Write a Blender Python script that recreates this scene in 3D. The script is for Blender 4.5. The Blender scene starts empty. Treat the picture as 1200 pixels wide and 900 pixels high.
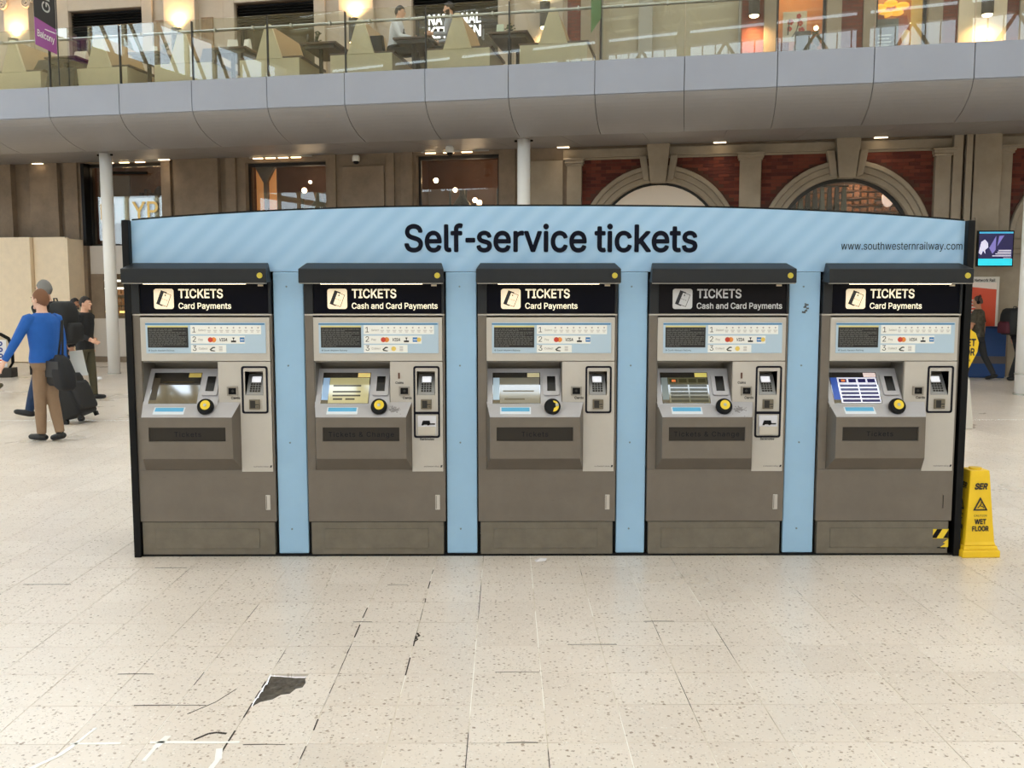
import bpy, bmesh, math, random, os
from math import sin, cos, pi, radians, atan2, sqrt
from mathutils import Vector, Matrix, kdtree, geometry

random.seed(7)
SC = bpy.context.scene
COL = SC.collection

# ------------------------------------------------------------------ camera, sky, exposure
cam_d = bpy.data.cameras.new('camera')
cam_d.sensor_width = 36.0
cam_d.lens = 1080.0 / 1200.0 * 36.0
cam_d.clip_end = 200
cam = bpy.data.objects.new('camera', cam_d)
COL.objects.link(cam)
cam.location = (0, 0, 1.70)
cam.rotation_euler = (radians(90 - 5.5), 0, -atan2(7, 1080))
SC.camera = cam

world = bpy.data.worlds.new('overcast_sky')
SC.world = world
world.use_nodes = True
bg = world.node_tree.nodes['Background']
bg.inputs['Color'].default_value = (0.79, 0.905, 1.0, 1)
bg.inputs['Strength'].default_value = 8.0

SC.view_settings.view_transform = 'Standard'
SC.view_settings.look = 'None'
SC.view_settings.gamma = 1.0
SC.view_settings.use_curve_mapping = False
SC.view_settings.exposure = -0.74
SC.cycles.use_denoising = True
SC.cycles.max_bounces = 10
SC.cycles.diffuse_bounces = 5
SC.cycles.transparent_max_bounces = 16
SC.cycles.sample_clamp_indirect = 8.0


# ------------------------------------------------------------------ materials
def lin(c):
    return tuple(((v / 255) / 12.92 if v / 255 <= 0.04045 else ((v / 255 + 0.055) / 1.055) ** 2.4) for v in c)


MATS = {}


def mat(name, rgb, rough=0.5, metal=0.0, emit=0.0, var=0.0, vscale=6.0, bump=0.0, bscale=60.0, spec=0.5, ecol=None, ior=1.5):
    if name in MATS:
        return MATS[name]
    m = bpy.data.materials.new(name)
    m.use_nodes = True
    nt = m.node_tree
    b = nt.nodes['Principled BSDF']
    c = lin(rgb)
    b.inputs['Base Color'].default_value = (*c, 1)
    b.inputs['Roughness'].default_value = rough
    b.inputs['Metallic'].default_value = metal
    b.inputs['Specular IOR Level'].default_value = spec
    b.inputs['IOR'].default_value = ior
    if emit > 0:
        b.inputs['Emission Color'].default_value = (*(lin(ecol) if ecol else c), 1)
        b.inputs['Emission Strength'].default_value = emit
    if var > 0 or bump > 0:
        tc = nt.nodes.new('ShaderNodeTexCoord')
    if var > 0:
        n = nt.nodes.new('ShaderNodeTexNoise')
        n.inputs['Scale'].default_value = vscale
        n.inputs['Detail'].default_value = 5
        n.inputs['Roughness'].default_value = 0.65
        nt.links.new(tc.outputs['Object'], n.inputs['Vector'])
        r = nt.nodes.new('ShaderNodeMapRange')
        r.inputs['From Min'].default_value = 0.3
        r.inputs['From Max'].default_value = 0.7
        r.inputs['To Min'].default_value = 1 - var
        r.inputs['To Max'].default_value = 1 + var * 0.6
        nt.links.new(n.outputs['Fac'], r.inputs['Value'])
        mx = nt.nodes.new('ShaderNodeVectorMath')
        mx.operation = 'SCALE'
        mx.inputs[0].default_value = c
        nt.links.new(r.outputs['Result'], mx.inputs['Scale'])
        nt.links.new(mx.outputs['Vector'], b.inputs['Base Color'])
    if bump > 0:
        n2 = nt.nodes.new('ShaderNodeTexNoise')
        n2.inputs['Scale'].default_value = bscale
        n2.inputs['Detail'].default_value = 3
        nt.links.new(tc.outputs['Object'], n2.inputs['Vector'])
        bp = nt.nodes.new('ShaderNodeBump')
        bp.inputs['Strength'].default_value = bump
        bp.inputs['Distance'].default_value = 0.01
        nt.links.new(n2.outputs['Fac'], bp.inputs['Height'])
        nt.links.new(bp.outputs['Normal'], b.inputs['Normal'])
    MATS[name] = m
    return m


def glass_mat(name, tint=(0.93, 0.96, 0.93), refl=1.0):
    m = bpy.data.materials.new(name)
    m.use_nodes = True
    nt = m.node_tree
    nt.nodes.clear()
    out = nt.nodes.new('ShaderNodeOutputMaterial')
    mix = nt.nodes.new('ShaderNodeMixShader')
    tr = nt.nodes.new('ShaderNodeBsdfTransparent')
    tr.inputs['Color'].default_value = (*tint, 1)
    gl = nt.nodes.new('ShaderNodeBsdfGlossy')
    gl.inputs['Roughness'].default_value = 0.01
    gl.inputs['Color'].default_value = (refl, refl, refl, 1)
    fr = nt.nodes.new('ShaderNodeFresnel')
    fr.inputs['IOR'].default_value = 1.5
    nt.links.new(fr.outputs['Fac'], mix.inputs['Fac'])
    nt.links.new(tr.outputs['BSDF'], mix.inputs[1])
    nt.links.new(gl.outputs['BSDF'], mix.inputs[2])
    nt.links.new(mix.outputs['Shader'], out.inputs['Surface'])
    MATS[name] = m
    return m


def terrazzo(name):
    m = bpy.data.materials.new(name)
    m.use_nodes = True
    nt = m.node_tree
    N, L = nt.nodes, nt.links
    b = N['Principled BSDF']
    geo = N.new('ShaderNodeNewGeometry')

    def vmath(op, a, vec=None, scale=None):
        v = N.new('ShaderNodeVectorMath')
        v.operation = op
        L.new(a, v.inputs[0])
        if vec is not None:
            v.inputs[1].default_value = vec
        if scale is not None:
            v.inputs['Scale'].default_value = scale
        return v.outputs[0]

    pos = vmath('MULTIPLY', geo.outputs['Position'], (1, 1, 0))
    # one tone per tile
    cell = vmath('FLOOR', vmath('DIVIDE', vmath('SUBTRACT', pos, (0.157, 3.369, 0)), (0.305, 0.326, 1)))
    wn = N.new('ShaderNodeTexWhiteNoise')
    wn.noise_dimensions = '3D'
    L.new(cell, wn.inputs['Vector'])
    base = N.new('ShaderNodeMix')
    base.data_type = 'RGBA'
    base.inputs['A'].default_value = (*lin((229, 217, 206)), 1)
    base.inputs['B'].default_value = (*lin((237, 226, 216)), 1)
    L.new(wn.outputs['Value'], base.inputs['Factor'])
    cur = base.outputs['Result']
    warp = N.new('ShaderNodeTexNoise')
    warp.inputs['Scale'].default_value = 70
    L.new(pos, warp.inputs['Vector'])
    wv = N.new('ShaderNodeVectorMath')
    wv.operation = 'MULTIPLY_ADD'
    L.new(warp.outputs['Color'], wv.inputs[0])
    wv.inputs[1].default_value = (0.012, 0.012, 0)
    L.new(pos, wv.inputs[2])
    for sc, keep, rad, ca, cb in ((66, 0.35, 0.37, (200, 184, 170), (246, 238, 230)), (42, 0.70, 0.31, (158, 138, 122), (188, 170, 154)),
                                  (105, 0.55, 0.34, (176, 160, 146), (250, 244, 238))):
        v = N.new('ShaderNodeTexVoronoi')
        v.inputs['Scale'].default_value = sc
        L.new(wv.outputs[0], v.inputs['Vector'])
        sep = N.new('ShaderNodeSeparateColor')
        L.new(v.outputs['Color'], sep.inputs[0])
        lt = N.new('ShaderNodeMapRange')
        lt.inputs['From Min'].default_value = rad
        lt.inputs['From Max'].default_value = rad * 0.8
        L.new(v.outputs['Distance'], lt.inputs['Value'])
        gt = N.new('ShaderNodeMath')
        gt.operation = 'GREATER_THAN'
        L.new(sep.outputs[0], gt.inputs[0])
        gt.inputs[1].default_value = keep
        mu = N.new('ShaderNodeMath')
        mu.operation = 'MULTIPLY'
        L.new(lt.outputs['Result'], mu.inputs[0])
        L.new(gt.outputs[0], mu.inputs[1])
        cc = N.new('ShaderNodeMix')
        cc.data_type = 'RGBA'
        cc.inputs['A'].default_value = (*lin(ca), 1)
        cc.inputs['B'].default_value = (*lin(cb), 1)
        L.new(sep.outputs[1], cc.inputs['Factor'])
        mx = N.new('ShaderNodeMix')
        mx.data_type = 'RGBA'
        L.new(mu.outputs[0], mx.inputs['Factor'])
        L.new(cur, mx.inputs['A'])
        L.new(cc.outputs['Result'], mx.inputs['B'])
        cur = mx.outputs['Result']
    # broad grime from foot traffic
    gn = N.new('ShaderNodeTexNoise')
    gn.inputs['Scale'].default_value = 0.7
    gn.inputs['Detail'].default_value = 6
    L.new(pos, gn.inputs['Vector'])
    gr = N.new('ShaderNodeMapRange')
    gr.inputs['From Min'].default_value = 0.35
    gr.inputs['From Max'].default_value = 0.7
    gr.inputs['To Min'].default_value = 0.9
    gr.inputs['To Max'].default_value = 1.02
    L.new(gn.outputs['Fac'], gr.inputs['Value'])
    s = N.new('ShaderNodeVectorMath')
    s.operation = 'SCALE'
    L.new(cur, s.inputs[0])
    L.new(gr.outputs['Result'], s.inputs['Scale'])
    L.new(s.outputs['Vector'], b.inputs['Base Color'])
    rr = N.new('ShaderNodeMapRange')
    rr.inputs['To Min'].default_value = 0.2
    rr.inputs['To Max'].default_value = 0.4
    L.new(gn.outputs['Fac'], rr.inputs['Value'])
    L.new(rr.outputs['Result'], b.inputs['Roughness'])
    MATS[name] = m
    return m


def grout_mat():
    m = bpy.data.materials.new('tile_grout')
    m.use_nodes = True
    nt = m.node_tree
    b = nt.nodes['Principled BSDF']
    geo = nt.nodes.new('ShaderNodeNewGeometry')
    n = nt.nodes.new('ShaderNodeTexNoise')
    n.inputs['Scale'].default_value = 1.7
    n.inputs['Detail'].default_value = 4
    nt.links.new(geo.outputs['Position'], n.inputs['Vector'])
    cr = nt.nodes.new('ShaderNodeValToRGB')
    e = cr.color_ramp.elements
    e[0].position = 0.38
    e[0].color = (*lin((52, 44, 38)), 1)
    e[1].position = 0.43
    e[1].color = (*lin((200, 188, 170)), 1)
    k = e.new(0.50)
    k.color = (*lin((226, 216, 200)), 1)
    k = e.new(0.55)
    k.color = (*lin((255, 252, 246)), 1)
    nt.links.new(n.outputs['Fac'], cr.inputs['Fac'])
    nt.links.new(cr.outputs['Color'], b.inputs['Base Color'])
    b.inputs['Roughness'].default_value = 0.7
    MATS['tile_grout'] = m
    return m


def stripe_mat():
    """pale blue vinyl printed with broad slightly lighter diagonal stripes"""
    m = bpy.data.materials.new('blue_striped_vinyl')
    m.use_nodes = True
    nt = m.node_tree
    b = nt.nodes['Principled BSDF']
    tc = nt.nodes.new('ShaderNodeTexCoord')
    mp = nt.nodes.new('ShaderNodeMapping')
    mp.inputs['Rotation'].default_value = (0, radians(-47), 0)
    nt.links.new(tc.outputs['Object'], mp.inputs['Vector'])
    w = nt.nodes.new('ShaderNodeTexWave')
    w.bands_direction = 'X'
    w.inputs['Scale'].default_value = 2.9
    nt.links.new(mp.outputs['Vector'], w.inputs['Vector'])
    mx = nt.nodes.new('ShaderNodeMix')
    mx.data_type = 'RGBA'
    mx.inputs['A'].default_value = (*lin((152, 190, 224)), 1)
    mx.inputs['B'].default_value = (*lin((164, 199, 230)), 1)
    nt.links.new(w.outputs['Fac'], mx.inputs['Factor'])
    nt.links.new(mx.outputs['Result'], b.inputs['Base Color'])
    b.inputs['Roughness'].default_value = 0.3
    MATS[m.name] = m
    return m


def brick_mat():
    m = bpy.data.materials.new('red_brickwork')
    m.use_nodes = True
    nt = m.node_tree
    b = nt.nodes['Principled BSDF']
    tc = nt.nodes.new('ShaderNodeTexCoord')
    mp = nt.nodes.new('ShaderNodeMapping')
    mp.inputs['Rotation'].default_value = (radians(90), 0, 0)
    nt.links.new(tc.outputs['Object'], mp.inputs['Vector'])
    br = nt.nodes.new('ShaderNodeTexBrick')
    br.inputs['Scale'].default_value = 1.0
    br.inputs['Brick Width'].default_value = 0.225
    br.inputs['Row Height'].default_value = 0.075
    br.inputs['Mortar Size'].default_value = 0.008
    br.inputs['Color1'].default_value = (*lin((122, 58, 42)), 1)
    br.inputs['Color2'].default_value = (*lin((98, 44, 34)), 1)
    br.inputs['Mortar'].default_value = (*lin((84, 58, 48)), 1)
    nt.links.new(mp.outputs['Vector'], br.inputs['Vector'])
    nt.links.new(br.outputs['Color'], b.inputs['Base Color'])
    b.inputs['Roughness'].default_value = 0.8
    MATS[m.name] = m
    return m


GLASS = glass_mat('clear_balustrade_glass', (0.93, 0.945, 0.92))
WINGLASS = glass_mat('window_glass', (0.95, 0.96, 0.95))
TERR = terrazzo('cream_terrazzo')
GROUT = grout_mat()
BLUE_S = stripe_mat()
BRICK = brick_mat()
BLUE = mat('pale_blue_panel', (150, 187, 218), 0.4, var=0.04, vscale=3)
BLACK = mat('black_trim', (11, 11, 13), 0.5, spec=.2)
TAUPE = mat('brushed_taupe_steel', (114, 106, 97), 0.42, 0.25, var=0.10, vscale=5)
TAUPE_D = mat('taupe_steel_edge', (108, 100, 92), 0.45, 0.3, var=0.08)
PLINTH = mat('scuffed_plinth_steel', (114, 107, 95), 0.5, 0.2, var=0.16, vscale=9)
FASCIA = mat('light_fascia_steel', (190, 184, 176), 0.45, 0.1, var=0.04)
DECK = mat('silver_console_top', (186, 184, 188), 0.42, 0.2, var=0.05)
CANOPY = mat('charcoal_canopy', (38, 40, 43), 0.45, 0.0, var=0.08, vscale=3, spec=.25)
NAVY = mat('navy_gloss_sign', (6, 7, 18), 0.3, spec=.1)
NAVYRING = mat('navy_ring', (13, 14, 28), 0.4, spec=.2)
INK = mat('ink_black', (22, 24, 32), 0.5)
GREYINK = mat('grey_ink', (122, 110, 108), 0.6)
DARKPANEL = mat('dark_slot', (30, 29, 28), 0.35)
SIGNLIT = mat('sign_white_lit', (255, 248, 226), 0.5, emit=0.35)  # warm glow of the canopy strip put into the lettering's colour and emission
SIGNOFF = mat('sign_white_unlit', (206, 206, 208), 0.5)  # same white lettering without the strip's glow
WARMSTRIP = mat('warm_light_strip', (255, 236, 196), 0.5, emit=9.0)
WHITE = mat('white_print', (236, 236, 232), 0.5)
PANELBLUE = mat('info_panel_blue', (178, 200, 218), 0.3)
DEEPBLUE = mat('info_bar_blue', (62, 122, 168), 0.4)
YELLOW = mat('yellow_disc', (236, 204, 48), 0.4)
STONE = mat('soot_stained_stone', (138, 121, 103), 0.85, var=0.22, vscale=2.2, bump=0.15, bscale=14)
STONE_L = mat('pale_portland_stone', (158, 145, 127), 0.85, var=0.14, vscale=2.5, bump=0.12, bscale=14)
STONE_U = mat('cleaned_upper_stone', (190, 176, 160), 0.85, var=0.10, vscale=2.0)
HOARD = mat('cream_hoarding', (250, 230, 200), 0.6, var=0.05)
METALGREY = mat('satin_grey_fascia', (148, 152, 164), 0.42, 0.2, var=0.04, vscale=1.2)
SOFFIT = mat('satin_grey_soffit', (140, 136, 135), 0.4, 0.15, var=0.04, vscale=1.2)
STEEL = mat('brushed_stainless', (186, 186, 180), 0.3, 0.85)
WHITECOL = mat('white_column_paint', (240, 239, 237), 0.45)
CREAMSTEEL = mat('cream_painted_steel', (214, 198, 160), 0.5)
SAGE = mat('pale_booth_panel', (222, 210, 176), 0.5, var=0.05)
WALNUT = mat('dark_walnut', (78, 56, 42), 0.4, var=0.2, vscale=10)
DARKGREY = mat('dark_grey_metal', (52, 50, 48), 0.4, 0.4)
YPLASTIC = mat('yellow_plastic', (238, 196, 30), 0.4, var=0.05)
BULB = mat('warm_bulb', (255, 214, 160), 0.5, emit=30.0)
LAMPLENS = mat('lamp_lens', (255, 226, 170), 0.5, emit=22.0)
WOODIN = mat('warm_interior_wall', (112, 72, 48), 0.7, var=0.2, vscale=3)
DARKIN = mat('dark_interior', (46, 34, 28), 0.7)


# ------------------------------------------------------------------ mesh helpers
class B:
    def __init__(s):
        s.v, s.f, s.m = [], [], []

    def add(s, vs, fs, mi=0):
        n = len(s.v)
        s.v += [tuple(p) for p in vs]
        s.f += [tuple(i + n for i in f) for f in fs]
        s.m += [mi] * len(fs)
        return s

    def hexa(s, p, mi=0):
        """8 points: bottom four then top four, each counter-clockwise from above"""
        return s.add(p, [(3, 2, 1, 0), (4, 5, 6, 7), (0, 1, 5, 4), (1, 2, 6, 5), (2, 3, 7, 6), (3, 0, 4, 7)], mi)

    def box(s, x0, x1, y0, y1, z0, z1, mi=0):
        return s.hexa([(x0, y0, z0), (x1, y0, z0), (x1, y1, z0), (x0, y1, z0), (x0, y0, z1), (x1, y0, z1), (x1, y1, z1), (x0, y1, z1)], mi)

    def prism_y(s, poly, y0, y1, mi=0):
        """polygon in x,z extruded from y0 (front) to y1"""
        n = len(poly)
        vs = [(x, y0, z) for x, z in poly] + [(x, y1, z) for x, z in poly]
        fs = [tuple(range(n)), tuple(range(2 * n - 1, n - 1, -1))] + [(i, i + n, (i + 1) % n + n, (i + 1) % n) for i in range(n)]
        return s.add(vs, fs, mi)

    def prism_x(s, poly, x0, x1, mi=0):
        """polygon in y,z extruded along x"""
        n = len(poly)
        vs = [(x0, y, z) for y, z in poly] + [(x1, y, z) for y, z in poly]
        fs = [tuple(range(n)), tuple(range(2 * n - 1, n - 1, -1))] + [(i, i + n, (i + 1) % n + n, (i + 1) % n) for i in range(n)]
        return s.add(vs, fs, mi)

    def prism_z(s, poly, z0, z1, mi=0):
        n = len(poly)
        vs = [(x, y, z0) for x, y in poly] + [(x, y, z1) for x, y in poly]
        fs = [tuple(range(n - 1, -1, -1)), tuple(range(n, 2 * n))] + [(i, (i + 1) % n, (i + 1) % n + n, i + n) for i in range(n)]
        return s.add(vs, fs, mi)

    def rings(s, rings, closed=True, cap=True, mi=0):
        n = len(rings[0])
        vs = [p for r in rings for p in r]
        fs = []
        for i in range(len(rings) - 1):
            for j in range(n if closed else n - 1):
                k = (j + 1) % n
                fs.append((i * n + j, i * n + k, (i + 1) * n + k, (i + 1) * n + j))
        if cap:
            fs.append(tuple(range(n - 1, -1, -1)))
            fs.append(tuple((len(rings) - 1) * n + j for j in range(n)))
        return s.add(vs, fs, mi)

    def lathe(s, prof, c=(0, 0, 0), n=20, axis='z', mi=0):
        """profile of (radius, height)"""
        R = []
        for r, h in prof:
            ring = []
            for k in range(n):
                a = 2 * pi * k / n
                u, v = r * cos(a), r * sin(a)
                if axis == 'z':
                    p = (c[0] + u, c[1] + v, c[2] + h)
                elif axis == 'y':
                    p = (c[0] + v, c[1] + h, c[2] + u)
                else:
                    p = (c[0] + h, c[1] + u, c[2] + v)
                ring.append(p)
            R.append(ring)
        return s.rings(R, mi=mi)

    def tube(s, pts, rad, n=10, mi=0, flat=None):
        """closed tube through points; rad a number or one per point; flat=(axis vector, factor) squeezes the section"""
        P = [Vector(p) for p in pts]
        rr = rad if isinstance(rad, (list, tuple)) else [rad] * len(P)
        R = []
        prev = None
        for i, p in enumerate(P):
            if i == 0:
                d = P[1] - P[0]
            elif i == len(P) - 1:
                d = P[-1] - P[-2]
            else:
                d = (P[i + 1] - P[i]).normalized() + (P[i] - P[i - 1]).normalized()
            d.normalize()
            ref = prev if prev is not None else (Vector((0, 0, 1)) if abs(d.z) < 0.9 else Vector((0, 1, 0)))
            a = (ref - d * ref.dot(d)).normalized()
            prev = a
            b = d.cross(a)
            ring = []
            for k in range(n):
                t = 2 * pi * k / n
                o = (a * cos(t) + b * sin(t)) * rr[i]
                if flat:
                    ax = Vector(flat[0])
                    o = o - ax * o.dot(ax) * (1 - flat[1])
                ring.append(p + o)
            R.append(ring)
        return s.rings(R, mi=mi)

    def ball(s, c, r, n=14, m=9, mi=0):
        """ellipsoid; r is a triple"""
        R = []
        for i in range(1, m):
            a = pi * i / m
            R.append([(c[0] + r[0] * sin(a) * cos(2 * pi * k / n), c[1] + r[1] * sin(a) * sin(2 * pi * k / n), c[2] - r[2] * cos(a)) for k in range(n)])
        vs = [p for q in R for p in q] + [(c[0], c[1], c[2] - r[2]), (c[0], c[1], c[2] + r[2])]
        fs = []
        for i in range(len(R) - 1):
            for j in range(n):
                k = (j + 1) % n
                fs.append((i * n + j, i * n + k, (i + 1) * n + k, (i + 1) * n + j))
        bi, ti = len(R) * n, len(R) * n + 1
        for j in range(n):
            k = (j + 1) % n
            fs.append((bi, k, j))
            fs.append((ti, (len(R) - 1) * n + j, (len(R) - 1) * n + k))
        return s.add(vs, fs, mi)

    def plate(s, x0, x1, z0, z1, holes, y0, y1, mi=0):
        """slab in the x,z plane with rectangular holes (hx0, hx1, hz0, hz1)"""
        xs = sorted(set([x0, x1] + [max(x0, min(x1, h[i])) for h in holes for i in (0, 1)]))
        zs = sorted(set([z0, z1] + [max(z0, min(z1, h[i])) for h in holes for i in (2, 3)]))

        def solid(i, j):
            if i < 0 or j < 0 or i >= len(xs) - 1 or j >= len(zs) - 1:
                return False
            cx, cz = (xs[i] + xs[i + 1]) / 2, (zs[j] + zs[j + 1]) / 2
            return not any(h[0] < cx < h[1] and h[2] < cz < h[3] for h in holes)
        for i in range(len(xs) - 1):
            for j in range(len(zs) - 1):
                if not solid(i, j):
                    continue
                a, b, c, d = xs[i], xs[i + 1], zs[j], zs[j + 1]
                s.add([(a, y0, c), (b, y0, c), (b, y0, d), (a, y0, d)], [(0, 1, 2, 3)], mi)
                s.add([(a, y1, c), (b, y1, c), (b, y1, d), (a, y1, d)], [(3, 2, 1, 0)], mi)
                if not solid(i - 1, j):
                    s.add([(a, y0, c), (a, y1, c), (a, y1, d), (a, y0, d)], [(3, 2, 1, 0)], mi)
                if not solid(i + 1, j):
                    s.add([(b, y0, c), (b, y1, c), (b, y1, d), (b, y0, d)], [(0, 1, 2, 3)], mi)
                if not solid(i, j - 1):
                    s.add([(a, y0, c), (b, y0, c), (b, y1, c), (a, y1, c)], [(3, 2, 1, 0)], mi)
                if not solid(i, j + 1):
                    s.add([(a, y0, d), (b, y0, d), (b, y1, d), (a, y1, d)], [(0, 1, 2, 3)], mi)
        return s

    def mesh(s, name):
        me = bpy.data.meshes.new(name)
        me.from_pydata(s.v, [], s.f)
        me.update()
        bm = bmesh.new()
        bm.from_mesh(me)
        bmesh.ops.recalc_face_normals(bm, faces=bm.faces)
        bm.to_mesh(me)
        bm.free()
        if any(s.m):
            me.polygons.foreach_set('material_index', s.m)
        return me


def obj(name, b, m, parent=None, loc=(0, 0, 0), rot=(0, 0, 0), smooth=False, bevel=0.0, kind=None, label=None):
    me = b.mesh(name) if isinstance(b, B) else b
    for x in (m if isinstance(m, (list, tuple)) else [m]):
        me.materials.append(x)
    if smooth:
        me.polygons.foreach_set('use_smooth', [True] * len(me.polygons))
    o = bpy.data.objects.new(name, me)
    COL.objects.link(o)
    o.location = loc
    o.rotation_euler = rot
    if parent:
        o.parent = parent
    if bevel > 0:
        md = o.modifiers.new('bevel', 'BEVEL')
        md.width = bevel
        md.segments = 2
        md.limit_method = 'ANGLE'
        md.angle_limit = radians(40)
    if kind:
        o['kind'] = kind
    if label:
        o['label'] = label
    return o


def tag(o, label, cat, group=None):
    o['label'] = label
    o['category'] = cat
    if group:
        o['group'] = group
    return o


def thing(name, label, cat, loc=(0, 0, 0), rot=0.0, group=None):
    o = bpy.data.objects.new(name, None)
    COL.objects.link(o)
    o.empty_display_size = 0.1
    o.location = loc
    o.rotation_euler = (0, 0, rot)
    return tag(o, label, cat, group)


def struct(o, label):
    o['kind'] = 'structure'
    o['label'] = label
    return o


FONT = None
try:
    _fd = bpy.utils.system_resource('DATAFILES', path='fonts')
    FONT = bpy.data.fonts.load(os.path.join(_fd, 'Inter.woff2'))
except Exception:
    FONT = None


GLYPHS = {}


def text_mesh(body, weight=0.0, spacing=1.0, res=4):
    """flat lettering; every closed outline is filled on its own (with its counters), so overlapping strokes stay solid"""
    key = (body, spacing)
    if key not in GLYPHS:
        c = bpy.data.curves.new('lettering', 'FONT')
        c.body = body
        if FONT:
            c.font = FONT
        c.space_character = spacing
        o = bpy.data.objects.new('lettering', c)
        COL.objects.link(o)
        bpy.context.view_layer.update()
        with bpy.context.temp_override(object=o, active_object=o, selected_objects=[o], selected_editable_objects=[o]):
            bpy.context.view_layer.objects.active = o
            o.select_set(True)
            bpy.ops.object.convert(target='CURVE')
        loops = []
        for sp in o.data.splines:
            pts = []
            bp = sp.bezier_points
            n = len(bp)
            for k in range(n):
                a, b = bp[k], bp[(k + 1) % n]
                seg = geometry.interpolate_bezier(a.co, a.handle_right, b.handle_left, b.co, res + 1)
                pts += [Vector((p[0], p[1])) for p in seg[:-1]]
            q = [p for k, p in enumerate(pts) if (p - pts[k - 1]).length > 1e-5]
            if len(q) > 2:
                loops.append(q)
        cd = o.data
        bpy.data.objects.remove(o)
        bpy.data.curves.remove(cd)
        # loops that share a stretch of the line belong to one glyph; a triangle is kept where the winding is not zero
        loops.sort(key=lambda L_: min(p.x for p in L_))
        groups, edge = [], None
        for L_ in loops:
            lo_x, hi_x = min(p.x for p in L_), max(p.x for p in L_)
            if groups and lo_x < edge - 1e-4:
                groups[-1].append(L_)
                edge = max(edge, hi_x)
            else:
                groups.append([L_])
                edge = hi_x

        def winding(p, ls):
            w = 0
            for L_ in ls:
                for k in range(len(L_)):
                    a, b = L_[k - 1], L_[k]
                    if (a.y > p.y) != (b.y > p.y) and p.x < (b.x - a.x) * (p.y - a.y) / (b.y - a.y) + a.x:
                        w += 1 if b.y > a.y else -1
            return w
        vs, fs = [], []
        for grp in groups:
            pv, pe = [], []
            for L_ in grp:
                n0 = len(pv)
                pv += L_
                pe += [(n0 + k, n0 + (k + 1) % len(L_)) for k in range(len(L_))]
            ov, oe, of = geometry.delaunay_2d_cdt(pv, pe, [], 0, 1e-5)[:3]
            n0 = len(vs)
            vs += [(p.x, p.y, 0.0) for p in ov]
            for t in of:
                if winding((ov[t[0]] + ov[t[1]] + ov[t[2]]) / 3, grp) != 0:
                    fs.append(tuple(n0 + q for q in t))
        GLYPHS[key] = (vs, fs)
    vs, fs = GLYPHS[key]
    V, F_ = list(vs), list(fs)
    if weight > 0:                      # heavier strokes: the outline laid over itself, shifted all round
        for q in range(8):
            n0 = len(V)
            V += [(x + weight * cos(q * pi / 4), y + weight * sin(q * pi / 4), z + .0014 * (q + 1)) for x, y, z in vs]
            F_ += [tuple(t + n0 for t in f) for f in fs]
    me = bpy.data.meshes.new('lettering')
    me.from_pydata(V, [], F_)
    me.update()
    return me


CAPH = 0.5087


def text(name, body, m, parent, x0, z0, cap, y=-0.003, width=None, weight=0.0, axes='xz', centre=False, italic=0.0, loc=None, rot=(0, 0, 0), spacing=1.0):
    """lettering standing on z0 from x0; cap height in metres; optional exact width"""
    me = text_mesh(body, weight, spacing)
    xs = [v.co.x for v in me.vertices]
    a, b = min(xs), max(xs)
    sz = cap / CAPH
    sx = (width / (b - a)) if width else sz
    off = (a + b) / 2 if centre else a
    for v in me.vertices:
        u = (v.co.x - off) * sx + italic * v.co.y * sz
        w = v.co.y * sz
        v.co = (x0 + u, y - v.co.z * sz, z0 + w)
    me.name = name
    return obj(name, me, m, parent, loc=loc or (0, 0, 0), rot=rot)


def copy_tree(o, parent=None):
    c = o.copy()
    COL.objects.link(c)
    c.parent = parent
    for ch in list(o.children):
        copy_tree(ch, c)
    return c


def rrect(x0, x1, z0, z1, r, n=5):
    P = []
    for cx, cz, a0 in ((x1 - r, z0 + r, -90), (x1 - r, z1 - r, 0), (x0 + r, z1 - r, 90), (x0 + r, z0 + r, 180)):
        for k in range(n + 1):
            a = radians(a0 + 90 * k / n)
            P.append((cx + r * cos(a), cz + r * sin(a)))
    return P


def disc(cx, cz, r, n=20):
    return [(cx + r * cos(2 * pi * k / n), cz + r * sin(2 * pi * k / n)) for k in range(n)]


# ------------------------------------------------------------------ frame of the balcony front: t along it, d behind it
FA = 0.2006
FP = Vector((0.043, 16.5833, 0))
FU = Vector((cos(FA), -sin(FA), 0))
FN = Vector((sin(FA), cos(FA), 0))


def fac(t, d, z=0.0):
    return FP + FU * t + FN * d + Vector((0, 0, z))


def fobj(name, b, m, parent=None, **k):
    """object whose mesh is given in balcony coordinates (t, d, z)"""
    if parent is None:
        return obj(name, b, m, None, loc=FP, rot=(0, 0, -FA), **k)
    return obj(name, b, m, parent, **k)


def fthing(name, label, cat, t, d, z, group=None, turn=0.0):
    return thing(name, label, cat, fac(t, d, z), -FA + turn, group)


# ================================================================== SETTING
# ---- floor: terrazzo tiles with joints near the camera, plain terrazzo beyond
TX, TY = 0.305, 0.326
X0, Y0 = 0.157, 3.369
RX0, RX1 = X0 - 30 * TX, X0 + 30 * TX
RY0, RY1 = Y0 - 3 * TY, Y0 + 28 * TY
fb = B()
for a, b_, c, d in ((-30, RX0, -18, 30), (RX1, 30, -18, 30), (RX0, RX1, -18, RY0), (RX0, RX1, RY1, 30)):
    fb.add([(a, c, 0), (b_, c, 0), (b_, d, 0), (a, d, 0)], [(0, 1, 2, 3)], 0)
HOLE = (-4, 1)                      # the broken tile (column, row)
gx0, gx1, gy0, gy1 = X0 + HOLE[0] * TX, X0 + (HOLE[0] + 1) * TX, Y0 + HOLE[1] * TY, Y0 + (HOLE[1] + 1) * TY
for a, b_, c, d in ((RX0, gx0, RY0, RY1), (gx1, RX1, RY0, RY1), (gx0, gx1, RY0, gy0), (gx0, gx1, gy1, RY1)):
    fb.add([(a, c, -.0025), (b_, c, -.0025), (b_, d, -.0025), (a, d, -.0025)], [(0, 1, 2, 3)], 1)
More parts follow.
